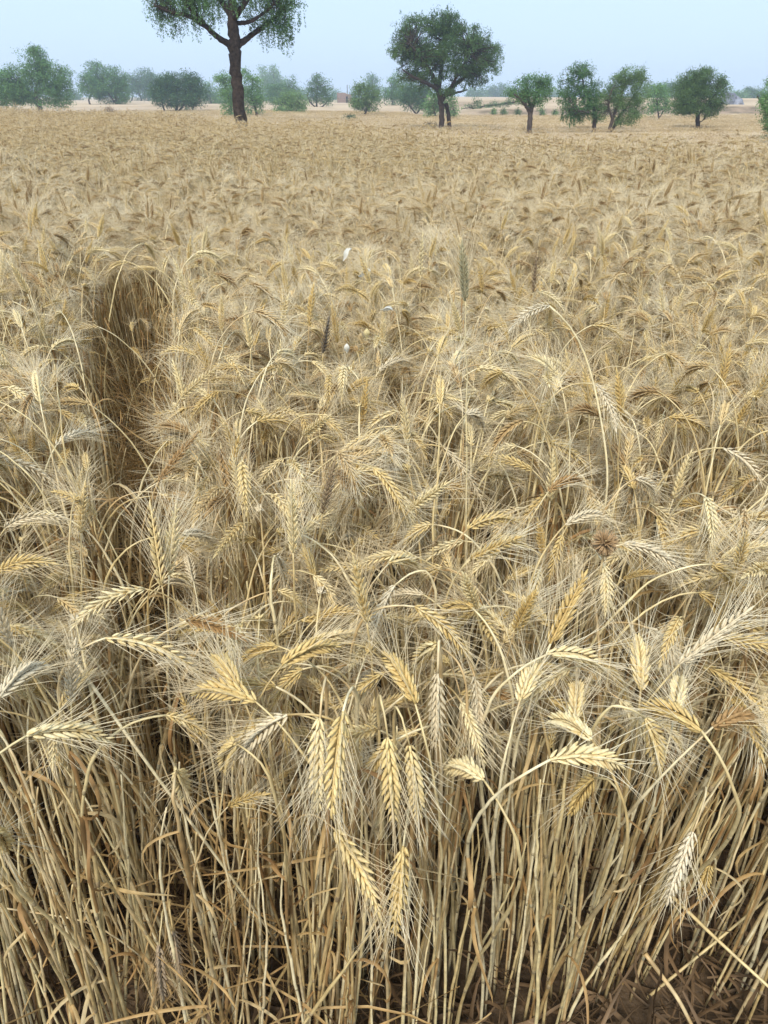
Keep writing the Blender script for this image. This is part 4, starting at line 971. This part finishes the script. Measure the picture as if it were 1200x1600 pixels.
# ------------------------------------------------------------------ round seed head, husks, loose straws
M['burr'] = plant_mat('dry brown seed head', [(.34, .22, .11), (.46, .31, .16)], .7, 200)
c = at_z(945, 848, .84); foot = np.array([c[0]-.02, c[1]+.05, 0.]); foot[2] = ground_h(foot[0], foot[1])
th = add_obj('dry_thistle', None, None, foot); tag(th, 'round bristly brown seed head standing among the wheat ears at right', 'thistle')
g = G(); cc = c-foot; tube(g, bez(np.array([[0, 0, 0], [0, 0, .5], cc-np.array([0, .02, .1]), cc]), np.linspace(0, 1, 16)), .0014, 6); add_obj('stalk', g.mesh('stalk', [M['leaf']]), th)
g = G(); r_ = np.random.default_rng(2); d = unit(r_.normal(0, 1, (150, 3))); a, b = perp(d); V, Q, T = FT[1]
v = cc+d[:, None]*.004 + a[:, None]*(V[:, 0:1]*.0014)+b[:, None]*(V[:, 1:2]*.0014)+d[:, None]*(V[:, 2:3]*.014); o_ = (np.arange(150)*len(V))[:, None, None]
g.add(v, [(Q[None]+o_).reshape(-1, 4), (T[None]+o_).reshape(-1, 3)]); add_obj('seed_head', g.mesh('seed_head', [M['burr']]), th)
def husk(px, py, z, az, el, s, label, mat='husk'):
    c = at_z(px, py, z); n = 9; u = np.linspace(0, 1, n); ang = el+.7*np.sin(u*4)
    hz = np.array([math.cos(az), math.sin(az), 0]); q = [c]; s = s*.72
    for k in range(n-1): q.append(q[-1]+s/(n-1)*(hz*math.cos(ang[k])+UP*math.sin(ang[k])))
    g = G(); ribbon(g, np.array(q), s*1.15*.24*np.sin(np.clip(u**1.3*.93+.04, 0, 1)*math.pi)**.9, np.tile(np.cross(hz, UP)*.8+UP*.5, (n, 1)), fold=.45)
    o = add_obj('husk', g.mesh('husk', [M[mat]]), None, (0, 0, 0)); tag(o, label, 'husk', 'papery husks caught on the ears')
husk(536, 408, .90, .5, .5, .06, 'rounded white papery husk caught on the crop, farthest of the white ones')
husk(560, 432, .90, -.4, .1, .055, 'pointed white papery husk caught on the crop, between two other white ones')
husk(594, 484, .89, -.3, -.3, .042, 'small white papery husk caught on the crop, nearest of the white ones')
M['husk_y'] = plant_mat('yellow husk', [(.62, .50, .22), (.70, .58, .30)], .5, 90, transl=.2)
husk(573, 530, .86, 1.5, 1.1, .032, 'yellowish husk standing upright below the white husks', 'husk_y')
husk(542, 552, .86, 1.6, 1.2, .028, 'little pale husk standing upright left of the yellowish one')
def straw(pts, r, label, mat='stalk'):
    P = np.array(pts); g = G(); n = 14; tt = np.linspace(0, len(P)-1, n); c = np.stack([np.interp(tt, np.arange(len(P)), P[:, i]) for i in range(3)], 1)
    for _ in range(2): c[1:-1] = (c[:-2]+2*c[1:-1]+c[2:])/4
    tube(g, c-c[0], np.linspace(r, r*.75, n), 7); o = add_obj('loose_straw', g.mesh('loose_straw', [M[mat]]), None, c[0]); tag(o, label, 'straw', 'loose straws lying across the stalks')
straw([at_z(-20, 1415, .36), at_z(150, 1440, .33), at_z(300, 1556, .16)], .0013, 'thin yellow straw lying level across the stalks at the bottom left')
straw([at_z(1008, 1490, .16), at_z(1060, 1560, .12), at_z(1100, 1640, .05)], .0036, 'thick pale broken straw slanting down right over bare soil at the bottom right')
straw([at_z(1050, 1400, .20), at_z(1120, 1468, .2), at_z(1210, 1550, .18)], .0030, 'yellow straw crossing the leaning stalks near the bottom right corner')
straw([at_z(105, 1015, .74), at_z(220, 1180, .62), at_z(380, 1395, .36), at_z(430, 1470, .22)], .0021, 'long straight broken straw slanting across the dark gap from upper left')
straw([at_z(1010, 1560, .03), at_z(1120, 1470, .12), at_z(1210, 1395, .2)], .0024, 'yellow straw leaning up right over the bare soil, crossed by another')

for k, (a, b, lab) in enumerate([((712, 440), (690, 640), 'golden brown upright straw left of the tall bristly ear, leftmost of three'), ((722, 462), (716, 625), 'golden brown upright straw left of the tall bristly ear, middle of three'), ((724, 500), (722, 640), 'golden brown upright straw left of the tall bristly ear, rightmost of three'),
        ((607, 690), (605, 800), 'bright yellow upright straw standing clear of the crop, left of the picture centre')]):
    p0 = at_z(b[0], b[1]+0, .62); p1 = at_D(a[0], a[1], p0[1]+.03); straw([p0*[1, 1, 0], p0, p1], .0022, lab, 'leaf')

# ------------------------------------------------------------------ haze
hz = G(); box(hz, -640, 640, -40, 900, -1.6, 22)
m = bpy.data.materials.new('haze'); m.use_nodes = True; t = m.node_tree; t.nodes.clear()
pv = t.nodes.new('ShaderNodeVolumePrincipled'); pv.inputs['Color'].default_value = (.68, .81, 1.0, 1); pv.inputs['Density'].default_value = .0017; pv.inputs['Anisotropy'].default_value = .2
ou = t.nodes.new('ShaderNodeOutputMaterial'); t.links.new(pv.outputs[0], ou.inputs['Volume'])
haze = add_obj('haze', hz.mesh('haze', [m], False)); tag(haze, 'pale bluish haze over the fields', kind='stuff')
